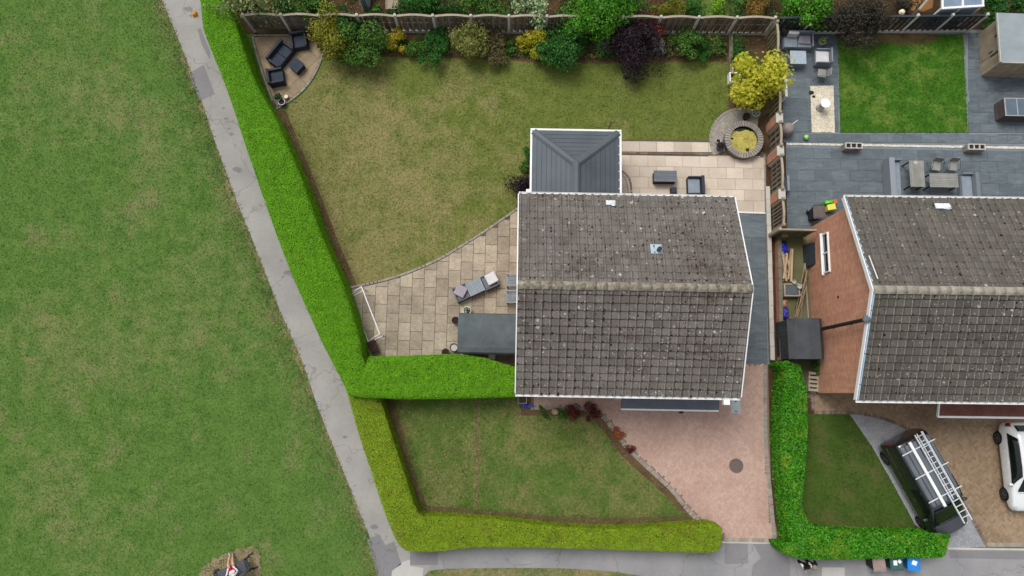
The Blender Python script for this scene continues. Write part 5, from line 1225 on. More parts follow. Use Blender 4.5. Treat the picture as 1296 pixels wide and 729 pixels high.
for px, py, sz_, lb in ((1026, 118, 1.25, 'larger dark stone at the rim of the cream pebbles'), (1029, 123, .8, 'smaller dark stone among the cream pebbles')):
    q = P(px, py); tag(part('pebble', MB().lathe([(.05*sz_, 0), (.09*sz_, .03), (.05*sz_, .07)], 7, sx=1.3), M_BLACK, loc=(q.x, q.y, .058)), lb, 'stone', 'dark stones in the pebble bed')
q = P(1020, 174, .14); tag(part('ball', MB().lathe([(.02, 0), (.085, .03), (.13, .09), (.14, .14), (.13, .19), (.085, .25), (.02, .28)], 18), mat('green_ball', '#5fae2e', '#a8d890', 6, .4, .4, contrast=.06), loc=(q.x, q.y, .045), smooth=True), 'bright green ball lying on the slate terrace', 'ball')
q = P(997, 163, .5); cvr = thing('covered_barbecue', 'rounded taupe cover with a white stick beside boundary fence', 'cover', (q.x, q.y, .045)); part('cover', MB().lathe([(.3, 0), (.33, .2), (.31, .55), (.22, .7), (.03, .76)], 18), mat('taupe_cover', '#837a78', '#968d8a', 4, .85, .15), cvr, smooth=True); part('stick', MB().tube([(.1, .12, .6), (.42, .35, .75)], .018, 6), M_WHITE, cvr)
q = P(990, 115, .4); tag(part('white_board', MB().box((0, 0, 0), (.14, .95, .75)), M_WHITE, loc=(q.x+.05, q.y, .045), rz=ROT, bevel=.01), 'white panel leaning at the dividing fence by yellow tree', 'panel')
q = P(995, 232, .5); tag(part('water_butt', MB().box((0, 0, 0), (.12, .8, .5)), M_GRYW, loc=(q.x+.1, q.y, .045), rz=ROT, bevel=.01), 'slim grey-blue board standing along the dividing fence', 'panel')
def trough(label, px, py):
    q = P(px, py, .5); t = thing('planter_trough', label, 'planter', (q.x, q.y, .045), ROT, 'tall three-hole planters'); m = mat('taupe_planter', '#7d756f', '#948b84', 4, .85, .15) if 'taupe_planter' not in bpy.data.materials else bpy.data.materials['taupe_planter']
    part('body', MB().box((0, 0, 0), (.86, .3, .4)), m, t); rim = MB()
    for y in (-.13, .13): rim.box((0, y, .401), (.86, .04, .1))
    r0 = part('rim', rim, mat('pale_rim', '#b5afa9', '#c5bfb9', 4) if 'pale_rim' not in bpy.data.materials else bpy.data.materials['pale_rim'], t)
    for x in (-.41, -.14, .14, .41): part('divider', MB().box((x, 0, .402), (.04, .22, .098)), bpy.data.materials['pale_rim'], t)
    for x in (-.275, 0, .275): part('soil', MB().box((x, 0, .401), (.23, .215, .02)), M_BLACK, t)
trough('three-hole taupe planter on white pebble line near cream pebble bed', 1080.5, 184.5); trough('three-hole taupe planter on white pebble line near the storage box', 1236, 186)
seat('garden_bench', 'long pale grey bench facing the tall slatted table', 'bench', 1130, 228, -1, 2.1, .72, M_RATL, M_CUSL, 'benches at the slatted tables', back=.28, arm=.1, h=.75, right_arm=False, on=.045)
seat('garden_bench', 'short pale grey bench with dark back at end of low table', 'bench', 1225, 240, 179, 1.6, .72, M_RATL, M_CUSL, 'benches at the slatted tables', back=.18, arm=.08, h=.72, left_arm=False, on=.045)
table('slatted_table', 'upright-set grey slatted table beside the long bench', 1160, 220, 89, 1.36, .74, .72, M_TOPG, M_BLACK, 8, 'grey slatted tables', on=.045)
table('slatted_table', 'grey slatted table reaching toward the short bench', 1194, 228.5, -1, 1.42, .72, .70, M_TOPG, M_BLACK, 8, 'grey slatted tables', on=.045)
q = P(1158, 206, .75); tag(part('ashtray', MB().lathe([(.08, 0), (.1, .03), (.06, .03), (.05, .015)], 14), M_KERB, loc=(q.x, q.y, .767)), 'small pale dish on the upright-set slatted table', 'dish')
# summer house with flat felt roof
q0 = P(1241, 97); SW, SD, SH = 3.2, 2.35, 1.85
sh = thing('summer_house', 'timber summer house with flat pale grey roof at terrace corner', 'summer house', (q0.x, q0.y, 0), R(-2))
M_PINE = mat('pale_pine', '#8a7d6c', '#a39684', 3, .85, .15, fine=.12, obj=.07)
for k in range(16): part('wall_board', MB().box((0, SD*(k+.5)/16, .04), (.03, SD/16-.006, SH-.06)), M_PINE, sh)
for k in range(20): part('wall_board', MB().box((.02+SW*(k+.5)/20, .0, .04), (SW/20-.006, .03, SH-.06)), M_PINE, sh)
part('wall', MB().box((SW/2, SD, .04), (SW, .03, SH-.06)).box((SW, SD/2, .04), (.03, SD-.05, SH-.06)), M_PINE, sh)
dr = part('door', MB().box((-.025, SD*.5, .1), (.02, .9, SH-.25)), M_PINE, sh)
part('handle', MB().box((-.05, SD*.5-.3, .8), (.03, .04, .3)), M_BLACK, dr); part('hinge', MB().box((-.04, SD*.5+.35, 1.3), (.02, .06, .3)), M_BLACK, dr)
part('trim', MB().box((-.045, SD*.28, .9), (.01, .05, .9)), M_SLATD, dr)
part('roof', MB().box((SW/2-.02, SD/2, SH), (SW+.44, SD+.25, .07)), mat('pale_felt', '#7e888c', '#929b9f', 1.5, .85, .2, fine=.1), sh); part('fascia', MB().box((-.26, SD/2, SH-.02), (.04, SD+.27, .1)), M_KERB, sh); part('fascia', MB().box((SW/2, -.15, SH-.02), (SW+.4, .04, .1)), M_KERB, sh)
# storage box with glazed lid
q0 = P(1259, 154); bx_ = thing('storage_box', 'dark plank storage box with glazed grey lid on terrace', 'storage box', (q0.x, q0.y, .045), R(-1)); M_DPL = mat('dark_plank', '#4a4243', '#5c5253', 3, .85, .15, fine=.12, obj=.1)
for k in range(6):
    part('plank', MB().box((0, .45, .13*k), (.03, .9, .122)), M_DPL, bx_); part('plank', MB().box((.9, .0, .13*k), (1.76, .03, .122)), M_DPL, bx_)
part('plank', MB().box((.9, .9, 0), (1.8, .03, .78)), M_DPL, bx_); part('lid_frame', MB().box((.9, .45, .785), (1.86, .96, .03)), mat('pale_frame', '#8f8f92', '#a0a0a3', 4), bx_)
for k in range(3): part('lid_pane', MB().box((.3+.6*k, .45, .816), (.54, .86, .008)), mat('lid_glass', '#4f5d69', '#5c6a76', 3, .25, .5) if k == 0 else bpy.data.materials['lid_glass'], bx_)
# things beside the neighbour's gable
def wheelie(name, label, px, py, ang, m_body, m_lid, group, h=1.0, on=.01, label_papers=None):
    c = P(px, py, h); t = thing(name, label, 'bin', (c.x, c.y, on), R(ang), group)
    part('body', MB().prism([(-.2, -.24), (.2, -.24), (.2, .22), (-.2, .22)], .06, h-.1, top=[(-.27, -.3), (.27, -.3), (.27, .3), (-.27, .3)]), m_body, t, bevel=.02)
    part('lid', MB().box((0, -.01, h-.098), (.58, .66, .05)).box((0, .0, h-.048), (.5, .56, .03)), m_lid, t, bevel=.02)
    part('handle', MB().tube([(-.2, .36, h-.12), (.2, .36, h-.12)], .018, 8).box((-.2, .32, h-.15), (.04, .1, .05)).box((.2, .32, h-.15), (.04, .1, .05)), m_body, t)
    for s in (-1, 1): part('wheel', MB().lathe([(.1, -.025), (.1, .025)], 16, M=Matrix.Translation((s*.24, .2, .1)) @ Matrix.Rotation(R(90), 4, 'Y')), M_BLACK, t)
    return t
M_BINB = mat('brown_bin', '#584c4b', '#665a58', 4, .55, .3); M_BIND = mat('black_bin', '#1e1a1c', '#2a2527', 4, .5, .3)
wheelie('wheelie_bin', 'dark brown wheelie bin beside the rear corner of brick gable', 1037, 268, 0, M_BIND, M_BINB, 'wheelie bins', on=.045)
q = P(1052, 259, .5); toy = thing('toy_playhouse', 'green yellow and orange plastic toy by the gable corner', 'toy', (q.x, q.y, .045), R(10))
for nm, c, s, col in [('panel', (-.12, .14, 0), (.4, .16, .55), '#4fae22'), ('panel', (-.02, -.12, 0), (.42, .3, .5), '#d6cf52'), ('panel', (.24, .12, 0), (.2, .22, .48), '#c0622a'), ('panel', (-.2, .12, .551), (.2, .1, .06), '#76d048')]:
    part(nm, MB().box(c, s), mat('toy_plastic', col, col, 4, .4, .4, fine=.05), toy, bevel=.02)
gy = 'clutter in the narrow yard'
def tarp(name, label, px, py, w, l, h, ang, m, cat='sheet', bumpy=.08, on=.03):
    c = P(px, py, h); mb = MB(); n = 9; rr = random.Random(px); v = []
    for i in range(n):
        for j in range(n):
            u, w_ = i/(n-1)-.5, j/(n-1)-.5; e = max(abs(u), abs(w_))*2
            v.append((u*w*(1+rr.uniform(-.04, .04)), w_*l*(1+rr.uniform(-.04, .04)), h*(1-e**4)+rr.uniform(-bumpy, bumpy)*(1-e**6) if e < 1 else .0))
    mb.add(v, [(i*n+j, (i+1)*n+j, (i+1)*n+j+1, i*n+j+1) for i in range(n-1) for j in range(n-1)])
    return tag(part(name, mb, m, loc=(c.x, c.y, on), rz=R(ang), smooth=True), label, cat, gy)
tarp('tarpaulin', 'crumpled bright blue tarpaulin at the end of the timber pile', 992, 313, .55, .7, .35, 10, mat('blue_tarp', '#1b1f9a', '#2f3cc0', 5, .4, .4, contrast=.1))
tarp('plastic_sheet', 'purple-blue plastic sheet between coped wall and dark shed', 995, 396, .35, .65, .3, 0, mat('violet_tarp', '#2d2480', '#3c329a', 5, .4, .4))
q = P(994, 338); tp = thing('timber_pile', 'heap of pale offcut planks beside the mossy yard wall', 'timber', (q.x, q.y, .03), 0, gy); rr = random.Random(4)
M_PLK = mat('raw_plank', '#9a8468', '#b59f84', 4, .85, .15, fine=.15, obj=.15)
for k in range(9):
    o = part('plank', MB().box((0, 0, 0), (.09, rr.uniform(.9, 1.7), .04)), M_PLK, tp, loc=(rr.uniform(-.22, .22), rr.uniform(-.2, .2), .045*k), rz=R(rr.uniform(-14, 14)))
q = P(1018, 322, .5); tag(part('dark_board', MB().box((0, 0, 0), (.06, 1.1, .9), ry=R(18)), M_SLATD, loc=(q.x+.15, q.y, .03), bevel=.01), 'dark board leaning on the brick gable below window', 'board', gy)
q = P(1002, 367, .4); cf = thing('cold_frame', 'low grey glazed cold frame across the narrow yard', 'cold frame', (q.x, q.y, .03), 0, gy)
part('pane', MB().box((0, 0, .38), (.62, .5, .015)), mat('cold_frame_glass', '#4b5358', '#5a6369', 3, .2, .5), cf)
for c, s in [((0, .29, 0), (.8, .06, .42)), ((0, -.29, 0), (.8, .06, .42)), ((.36, 0, 0), (.07, .52, .42)), ((-.36, 0, 0), (.07, .52, .42))]: part('frame', MB().box(c, s), M_RAIL, cf)
for px, py, r in ((1004, 357, .1), (1011, 363, .12), (1015, 361, .06)):
    q = P(px, py, .45); tag(part('pot_saucer', MB().lathe([(r*.7, 0), (r, .12), (r*.8, .12), (r*.6, .04)], 12), M_KERB, loc=(q.x, q.y, .452)), {.1: 'grey saucer on the cold frame by the timber heap', .12: 'largest grey saucer on the cold frame by the canes', .06: 'smallest grey saucer on the cold frame rim'}[r], 'saucer', 'saucers on the cold frame')
q = P(1013, 375, .6); sk = thing('stacked_canes', 'bundle of brown canes and battens leaning along gable', 'canes', (q.x+.1, q.y, .03), 0, gy)
for k in range(11): part('cane', MB().tube([(rr.uniform(-.25, .1), rr.uniform(-1.1, -.3), rr.uniform(.0, .1)), (rr.uniform(.1, .3), rr.uniform(.4, 1.5), rr.uniform(.5, 1.1))], rr.uniform(.012, .024), 5), M_PLK if k % 3 else M_BARK, sk)
part('batten', MB().box((.34, .2, 0), (.05, 3.0, .3)), M_RAIL, sk)
q = P(992, 382, .2); tarp('rag_heap', 'small heap of orange-brown rags by the yard wall', 993, 384, .35, .4, .2, 0, mat('rag', '#8a5a3c', '#c2a288', 8, .9, .1, contrast=.1), 'rags')
q = P(1030, 483, .5); pl = thing('pallet', 'grey slatted pallet standing between hedge and brick gable', 'pallet', (q.x, q.y, .02), R(-5), gy)
for k in range(5): part('slat', MB().box((0, -.4+.2*k, .45), (.5, .12, .025)), M_RAIL, pl)
for s in (-1, 1): part('bearer', MB().box((s*.2, 0, 0), (.06, .95, .449)), M_RAIL, pl)
# front of the house
q = P(931, 514.5); ic = thing('inspection_cover', 'pale grey rectangular inspection cover set in pink drive', 'cover', (q.x, q.y, .024), ROT); part('plate', MB().box((0, 0, 0), (.46, .66, .02)), mat('galvanised', '#9aa5a6', '#aeb8b9', 4, .6, .3), ic); part('key_hole', MB().box((0, .24, .0202), (.08, .05, .004)), M_BLACK, ic); part('key_hole', MB().box((0, -.24, .0202), (.08, .05, .004)), M_BLACK, ic)
q = P(931.5, 589.5); mc = thing('manhole_cover', 'round dark manhole cover in the pink block drive', 'manhole cover', (q.x, q.y, .026)); part('plate', MB().lathe([(.32, 0), (.32, .016), (.28, .016), (.28, .012), (.02, .014)], 32), mat('manhole', '#5f5350', '#6d605c', 8, .85, .2, fine=.2), mc); part('frame', MB().lathe([(.345, 0), (.345, .012), (.322, .012), (.322, 0)], 32), M_SETTD, mc)
q = P(667, 513.5, .1); bt = thing('garden_ornament', 'small blue bird-like ornament in front bed end', 'ornament', (q.x, q.y, .03))
M_ORN = mat('ornament_blue', '#1d2c78', '#3348a0', 5, .4, .4)
for s in (-1, 1): part('wing', MB().add([(0, 0, .12), (s*.26, .12, .2), (s*.3, -.05, .16), (s*.08, -.12, .12), (0, 0, .10), (s*.26, .12, .18), (s*.3, -.05, .14), (s*.08, -.12, .10)], [(0,1,2,3), (7,6,5,4), (0,4,5,1), (1,5,6,2), (2,6,7,3), (3,7,4,0)]), M_ORN, bt)
part('body', MB().tube([(0, .16, .12), (0, 0, .13), (0, -.16, .12)], [.015, .04, .012], 8), M_ORN, bt); part('stake', MB().tube([(0, 0, 0), (0, 0, .1)], .01, 6), M_BLACK, bt)
q = P(661, 505, .5); rk = thing('metal_rack', 'small dark metal frame at the corner under front gutter', 'frame', (q.x, q.y, .03))
for sx in (-1, 1):
    for sy in (-1, 1): part('leg', MB().tube([(sx*.2, sy*.2, 0), (sx*.2, sy*.2, .5)], .014, 6), M_DGREY, rk)
for a, b in [((-.2, -.2), (.2, -.2)), ((.2, -.2), (.2, .2)), ((.2, .2), (-.2, .2)), ((-.2, .2), (-.2, -.2))]: part('rail', MB().tube([(*a, .5), (*b, .5)], .014, 6), M_LEAD, rk)
q = P(863, 518.5, .3); tag(part('boot_scraper', MB().box((0, 0, 0), (.16, .16, .22)).box((0, 0, .22), (.2, .04, .06)), M_BLACK, loc=(q.x, q.y-.1, .03), bevel=.01), 'small black box standing before the front canopy gutter', 'box')
q = P(784, 505, .8); tag(part('meter_box', MB().box((0, 0, 0), (.4, .3, .9)), mat('beige_box', '#b3aa9c', '#c0b7a9', 4), loc=(q.x-.05, q.y+.1, .03), bevel=.01), 'pale beige cabinet at the end of front canopy', 'cabinet')
st = P(482, 57, .3); stt = thing('garden_statue', 'small white stone statue beside the pink flowers', 'statue', (st.x, st.y, .02)); part('plinth', MB().box((0, 0, 0), (.3, .3, .14)), M_KERB, stt, bevel=.01); part('figure', MB().lathe([(.13, .14), (.16, .25), (.1, .42), (.06, .5), (.085, .58), (.07, .65), (.01, .69)], 14), mat('white_stone', '#b5b2ac', '#c9c6c0', 6, .85), stt, smooth=True)
q = P(245.5, 16.5, .15); tarp('plastic_bag', 'crumpled orange bag lying at the hedge foot on path', 245.5, 16.5, .26, .26, .18, 20, mat('orange_plastic', '#c07a14', '#d89424', 6, .5, .3, contrast=.1), 'bag', .03, .01)['group'] = 'litter on the path'
# wheelie bins on the pavement
wheelie('wheelie_bin', 'wheelie bin with faded mauve-brown lid below the glossy hedge', 1113.5, 714, 3, M_BIND, mat('mauve_lid', '#84726f', '#97847f', 4, .6, .3), 'wheelie bins')
g_ = wheelie('wheelie_bin', 'dark green wheelie bin with white papers on lid', 1135.5, 713, 0, mat('bin_green', '#1f3a37', '#2b4a46', 4, .5, .3), mat('bin_green_lid', '#34504e', '#42605d', 4, .5, .3), 'wheelie bins')
b_ = wheelie('wheelie_bin', 'bright blue wheelie bin with a paper sticker on lid', 1157.5, 713, -2, mat('bin_blue', '#125a9a', '#1a6cb4', 4, .5, .3), mat('bin_blue_lid', '#1c72c0', '#2a86d6', 4, .5, .3), 'wheelie bins')
M_PAP = mat('paper', '#d5dcda', '#e5eae8', 4, .8)
part('sticker', MB().box((-.08, .02, .985), (.17, .22, .004)), M_PAP, g_); part('sticker', MB().box((.12, .08, .985), (.14, .16, .004), rz=R(40)), M_PAP, g_); part('sticker', MB().box((0, .02, .985), (.22, .2, .004), rz=R(-20)), M_PAP, b_)
# beyond the back fence: trellis panel, timber box, greenhouse, lamp globe
q = P(470, 2); tl = thing('screen_panel', 'white and grey slatted screen behind the arched fence', 'screen', (q.x-.4, q.y-.4, 0), R(88), 'odds beyond the back fence')
for k in range(4): part('slat', MB().box((.6, -.03-.1*k, 0), (1.6, .05, 1.2)), M_GRYW if k else M_WHITE, tl)
q = P(496, 4, .4); tb = thing('timber_box', 'pale square timber planter behind the arched fence', 'planter', (q.x, q.y, .01), 0, 'odds beyond the back fence')
for c, s in [((0, .3, 0), (.66, .05, .4)), ((0, -.3, 0), (.66, .05, .4)), ((.3, 0, 0), (.05, .55, .4)), ((-.3, 0, 0), (.05, .55, .4))]: part('side', MB().box(c, s), M_PINE, tb)
part('soil', MB().box((0, 0, 0), (.54, .54, .35)), M_PINE, tb)
q = P(1141, 16, .9); lg = thing('garden_lamp', 'cream globe lamp beyond the black fence', 'lamp', (q.x, q.y, 0), 0, 'odds beyond the back fence'); part('post', MB().tube([(0, 0, 0), (0, 0, .8)], .03), M_BLACK, lg); part('globe', MB().lathe([(.04, .78), (.12, .82), (.16, .92), (.12, 1.03), (.03, 1.07)], 16), mat('cream_globe', '#d8cfae', '#e2dabd', 4, .4), lg, smooth=True)
g0, g1 = P(1192, 10, 2.0), P(1243, 6, 2.0); q = P(1215, 8)
gh = thing('greenhouse', 'white framed glass roof structure beyond the black fence', 'greenhouse', (g0.x, g0.y, 0), R(4), 'odds beyond the back fence'); GW = (g1-g0).length; M_GP = mat('pale_glass', '#6d7d90', '#8595a6', 2, .1, .5)
for x in (0, GW/2, GW): part('post', MB().box((x, 0, 0), (.08, .08, 2.0)), M_WHITE, gh); part('rafter', MB().add([(x-.05, 0, 2.0), (x+.05, 0, 2.0), (x+.05, 2.0, 2.5), (x-.05, 2.0, 2.5), (x-.05, 0, 2.08), (x+.05, 0, 2.08), (x+.05, 2.0, 2.58), (x-.05, 2.0, 2.58)], [(4,5,6,7), (0,1,5,4), (1,2,6,5), (3,0,4,7)]), M_WHITE, gh)
part('eaves_bar', MB().box((GW/2, -.05, 1.98), (GW+.1, .1, .1)), M_WHITE, gh)
for k in range(2): part('roof_pane', MB().add([(GW*k/2+.06, .02, 2.03), (GW*(k+1)/2-.06, .02, 2.03), (GW*(k+1)/2-.06, 2.0, 2.52), (GW*k/2+.06, 2.0, 2.52)], [(0, 1, 2, 3)]), M_GP, gh); part('wall_pane', MB().box((GW*(k+.5)/2, 0, .1), (GW/2-.1, .02, 1.85)), M_GP, gh)
pf0 = P(1163, 12, 1.4); pf1 = P(1180, -8, 1.4)
fence_run('short weathered picket fence beyond the black fence', 'timber panel fences', Vector((pf0.x, pf0.y, 0)), Vector((pf1.x, pf1.y, 0)), 1, M_OLIVE, hgt=1.4, arch=0.0, slats=7, posts='wood', board=None)
sheet('orange_paving', PL([(1130,-30),(1185,-30),(1180,10),(1160,18),(1150,10)]), .012, mat('orange_gravel', '#7a5533', '#8f673f', 2, .9, fine=.2))
# ------------------------------------------------------------------ vehicles
def carpaint(name, c, rough=.18, coat=1.0):
    t = NT(name); m = t.done(lin(c), rough+.12, .5); t.b.inputs['Coat Weight'].default_value = coat; t.b.inputs['Coat Roughness'].default_value = .06
    f = t.noise(3, 3); t.l(t.ramp(f, [(0.3, rough), (0.7, rough+.16)]), t.b.inputs['Roughness']); return m
M_BPAINT = carpaint('black_paint', '#1b1d21'); M_WPAINT = carpaint('white_paint', '#d9dcde'); M_TYRE = mat('tyre', '#17171a', '#202024', 8, .9, .2); M_ALLOY = mat('alloy', '#5f6266', '#85888c', 6, .3, .5, metal=.8)
M_CGLASS = mat('car_glass', '#0b1110', '#141c1a', 2, .06, .5, fine=0); M_REDL = mat('tail_lamp', '#6a0f14', '#8a151b', 8, .15, .6); M_LAMP = mat('head_lamp', '#aeb6bc', '#d5dbe0', 8, .1, .6); M_ALU = mat('aluminium', '#c4c8cc', '#d9dde0', 5, .4, .5, metal=.2)
class Loft:
    def __init__(s, st):
        s.g = []
        for x, w, zb, wt, zt, z0 in st:
            hp = [(w*.86, z0), (w*.985, z0+.1), (w, (z0+zb)/2), (w*.985, zb), ((w+wt)/2+.02, (zb+zt)/2), (wt+.015, zt-.07), (wt-.10, zt-.01), (wt*.45, zt+.02)]
            s.g.append([Vector((x, -y, z)) for y, z in hp] + [Vector((x, 0, zt+.03))] + [Vector((x, y, z)) for y, z in hp[::-1]])
        s.n = len(s.g[0])
    def at(s, a, b):
        i = min(int(a), len(s.g)-2); j = min(int(b), s.n-2); u, v = a-i, b-j; g = s.g
        return (g[i][j]*(1-u)+g[i+1][j]*u)*(1-v)+(g[i][j+1]*(1-u)+g[i+1][j+1]*u)*v
    def body(s, name, m, parent):
        n = s.n; v = [p for r_ in s.g for p in r_]
        f = [(i*n+j, (i+1)*n+j, (i+1)*n+j+1, i*n+j+1) for i in range(len(s.g)-1) for j in range(n-1)] + [(i*n, i*n+n-1, (i+1)*n+n-1, (i+1)*n) for i in range(len(s.g)-1)]
        f += [tuple(range(n)), tuple((len(s.g)-1)*n+j for j in range(n-1, -1, -1))]
        me = MB().add(v, f).mesh(name, [m]); bm = bmesh.new(); bm.from_mesh(me); bmesh.ops.recalc_face_normals(bm, faces=bm.faces); bm.to_mesh(me); bm.free()
        o = link(name, me, parent, smooth=True); sb = o.modifiers.new('smooth', 'SUBSURF'); sb.levels = 2; sb.render_levels = 2; return o
    def patch(s, name, corners, m, parent, off=.012, n=8):
        """corners: (a,b) of four points going round, in loft coordinates"""
        v = []
        for i in range(n+1):
            for j in range(n+1):
                u, w = i/n, j/n; c = [(corners[0][k]*(1-u)+corners[1][k]*u)*(1-w)+(corners[3][k]*(1-u)+corners[2][k]*u)*w for k in (0, 1)]
                p = s.at(*c); e = .02; t1 = s.at(c[0]+e if c[0] < len(s.g)-1.05 else c[0]-e, c[1])-p; t2 = s.at(c[0], c[1]+e if c[1] < s.n-1.05 else c[1]-e)-p
                nn = t1.cross(t2).normalized(); q = p-Vector((p.x, 0, .6))
                if nn.dot(q) < 0: nn = -nn
                v.append(p+nn*off)
        me = MB().add(v, [(i*(n+1)+j, (i+1)*(n+1)+j, (i+1)*(n+1)+j+1, i*(n+1)+j+1) for i in range(n) for j in range(n)]).mesh(name, [m])
        o = link(name, me, parent, smooth=True); sd_ = o.modifiers.new('thick', 'SOLIDIFY'); sd_.thickness = .01; return o
def wheel(parent, x, y, r, w, side):
    Mx = Matrix.Translation((x, y, r)) @ Matrix.Rotation(R(90), 4, 'X')
    wh = part('wheel', MB().lathe([(r*.66, -w/2), (r*.93, -w/2), (r, -w/2+.03), (r, w/2-.03), (r*.93, w/2), (r*.66, w/2)], 28, M=Mx), M_TYRE, parent, smooth=False)
    rim = MB().lathe([(r*.66, -w*.3), (r*.66, w*.3)], 24, M=Mx)
    part('rim', rim, M_BLACK, wh)
    sp = MB()
    for k in range(5):
        a = 2*math.pi*k/5; sp.box((r*.33*math.cos(a), r*.33*math.sin(a), -.012), (r*.62, r*.14, .024), rz=a)
    sp.lathe([(r*.14, -.02), (r*.14, .02)], 12); sp.lathe([(r*.68, -.012), (r*.68, .012), (r*.6, .012), (r*.6, -.012)], 28)
    M2 = Mx @ Matrix.Translation((0, 0, -side*(w/2-.005)))
    part('spokes', MB().add(sp.v, sp.f, M2), M_ALLOY, wh); return wh
def vehicle(name, label, cat, rw, fw, base, track, r, st, paint, xr, rest):
    a, b = P(*rw, r), P(*fw, r); d = (b-a); ang = math.atan2(d.y, d.x); mid = (a+b)/2; left = Vector((-math.sin(ang), math.cos(ang), 0))
    c = mid + left*track; c.z = .03; t = thing(name, label, cat, c, ang)
    lf = Loft([(x-xr, *q) for x, *q in st]); body = lf.body('body', paint, t)
    for x in (-base/2, base/2):
        for s in (-1, 1):
            wheel(t, x, s*track, r, .21, s)
            part('wheel_arch', MB().lathe([(r*1.12, 0), (r*1.12, .01)], 28, M=Matrix.Translation((x, s*(track+.012 if s > 0 else track+.002), r*1.02)) @ Matrix.Rotation(R(90), 4, 'X')), M_BLACK, t)
    rest(t, lf); return t
def van_rest(t, L):
    L.patch('windscreen', [(5.12, 5.6), (5.12, 10.4), (6.02, 10.7), (6.02, 5.3)], M_CGLASS, t)
    for b0, b1 in ((3.15, 4.85), (12.85, 11.15)):
        L.patch('side_window', [(3.55, b0), (3.62, b1), (5.0, b1), (5.75, b0)], M_CGLASS, t, .01)
        L.patch('slide_rail', [(1.4, b0-.25 if b0 < 8 else b0+.25), (1.4, b0-.15 if b0 < 8 else b0+.15), (3.2, b0-.15 if b0 < 8 else b0+.15), (3.2, b0-.25 if b0 < 8 else b0+.25)], M_ALLOY, t, .012, 4)
        L.patch('headlight', [(8.0, b0+.3 if b0 < 8 else b0-.3), (8.0, b0+1.5 if b0 < 8 else b0-1.5), (8.9, b0+1.4 if b0 < 8 else b0-1.4), (8.9, b0+.3 if b0 < 8 else b0-.3)], M_LAMP, t, .014, 4)
        L.patch('tail_light', [(.3, b0-.6 if b0 < 8 else b0+.6), (.3, b0+1.2 if b0 < 8 else b0-1.2), (.9, b0+1.2 if b0 < 8 else b0-1.2), (.9, b0-.6 if b0 < 8 else b0+.6)], M_REDL, t, .012, 4)
    L.patch('bonnet_shut_line', [(6.6, 5.0), (6.6, 11.0), (6.66, 11.0), (6.66, 5.0)], M_BLACK, t, .008, 6)
    for s in (-1, 1):
        mm = part('mirror', MB().box((1.25, s*1.06, 1.12), (.13, .2, .2)), M_BPAINT, t, bevel=.04); part('door_handle', MB().box((.35, s*.972, 1.02), (.16, .03, .035)), M_ALLOY, t)
    for k, x in enumerate((-1.9, -.75, .4)):
        o = part('roof_bar', MB().box((x, 0, 1.97), (.05, 1.72, .035)), M_ALU, t)
        for s in (-1, 1): part('bar_foot', MB().box((x, s*.8, 1.86), (.07, .07, .11)), M_BLACK, o)
    rp_ = L.patch('roof_panel', [(1.6, 5.7), (1.6, 10.3), (4.75, 10.3), (4.75, 5.7)], mat('sky_grey_roof_paint', '#555c63', '#656c73', 1.2, .35, .5, fine=.05), t, .012, 10)  # sky reflection on the black roof put into this panel's grey
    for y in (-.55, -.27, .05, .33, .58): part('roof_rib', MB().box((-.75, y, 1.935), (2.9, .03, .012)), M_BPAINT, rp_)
    L.patch('bonnet', [(6.75, 4.9), (6.75, 11.1), (8.4, 10.9), (8.4, 5.1)], mat('bonnet_paint', '#363a3f', '#42464b', 1.2, .3, .5, fine=.04), t, .01, 8)
    part('number_plate', MB().box((2.44, 0, .45), (.02, .5, .11)), M_WHITE, t); part('wiper', MB().tube([(1.57, -.3, 1.29), (1.35, .3, 1.46)], .012, 6), M_BLACK, t)
VAN = [(-2.47,.82,1.0,.74,1.70,.45), (-2.40,.93,1.05,.80,1.83,.32), (-2.15,.955,1.08,.83,1.89,.25), (-1.0,.96,1.08,.83,1.90,.22), (.35,.96,1.08,.82,1.90,.22), (.80,.96,1.08,.79,1.85,.22), (1.62,.955,1.02,.80,1.22,.22), (1.78,.95,.98,.78,1.13,.22), (2.25,.91,.82,.70,.99,.24), (2.42,.82,.68,.60,.84,.28), (2.48,.72,.58,.52,.70,.34)]
van = vehicle('panel_van', 'black panel van with ladder on roof bars parked on gravel', 'van', (1122.6,581.8), (1165.3,658.8), 3.27, .86, .34, VAN, M_BPAINT, -.055, van_rest)
vm = van.matrix_basis
def on_van(name, label, cat, grp=None): return thing(name, label, cat, vm @ Vector((0, 0, 0)), van.rotation_euler.z, grp)
ld = on_van('ladder', 'long aluminium ladder tied to the van roof bars', 'ladder')
for y in (.14, .52): part('stile', MB().box((-.32, y-.05, 2.008), (4.3, .05, .07)), M_ALU, ld)
for k in range(16): part('rung', MB().box((-2.34+.262*k, .28, 2.03), (.035, .33, .03)), M_ALU, ld)
for y in (.17, .39): part('inner_stile', MB().box((-.9, y, 2.085), (3.2, .03, .05)), M_ALU, ld)
pk = on_van('roof_pole', 'square white aluminium channel lying along van roof bars', 'pole'); part('channel', MB().box((-.75, -.3, 2.008), (3.1, .13, .09)), M_WHITE, pk, bevel=.01); part('end_cap', MB().box((.815, -.3, 2.012), (.03, .125, .08)), M_ALU, pk)
WC = [(-2.05,.66,.72,.52,.98,.42), (-1.95,.81,.84,.60,1.12,.3), (-1.62,.87,.9,.60,1.36,.22), (-1.0,.88,.9,.58,1.45,.2), (0,.88,.9,.57,1.46,.2), (.42,.88,.88,.55,1.39,.2), (1.12,.88,.86,.64,.99,.2), (1.25,.87,.84,.63,.95,.2), (1.8,.82,.7,.56,.82,.22), (2.0,.72,.6,.45,.70,.26), (2.07,.58,.5,.38,.6,.32)]
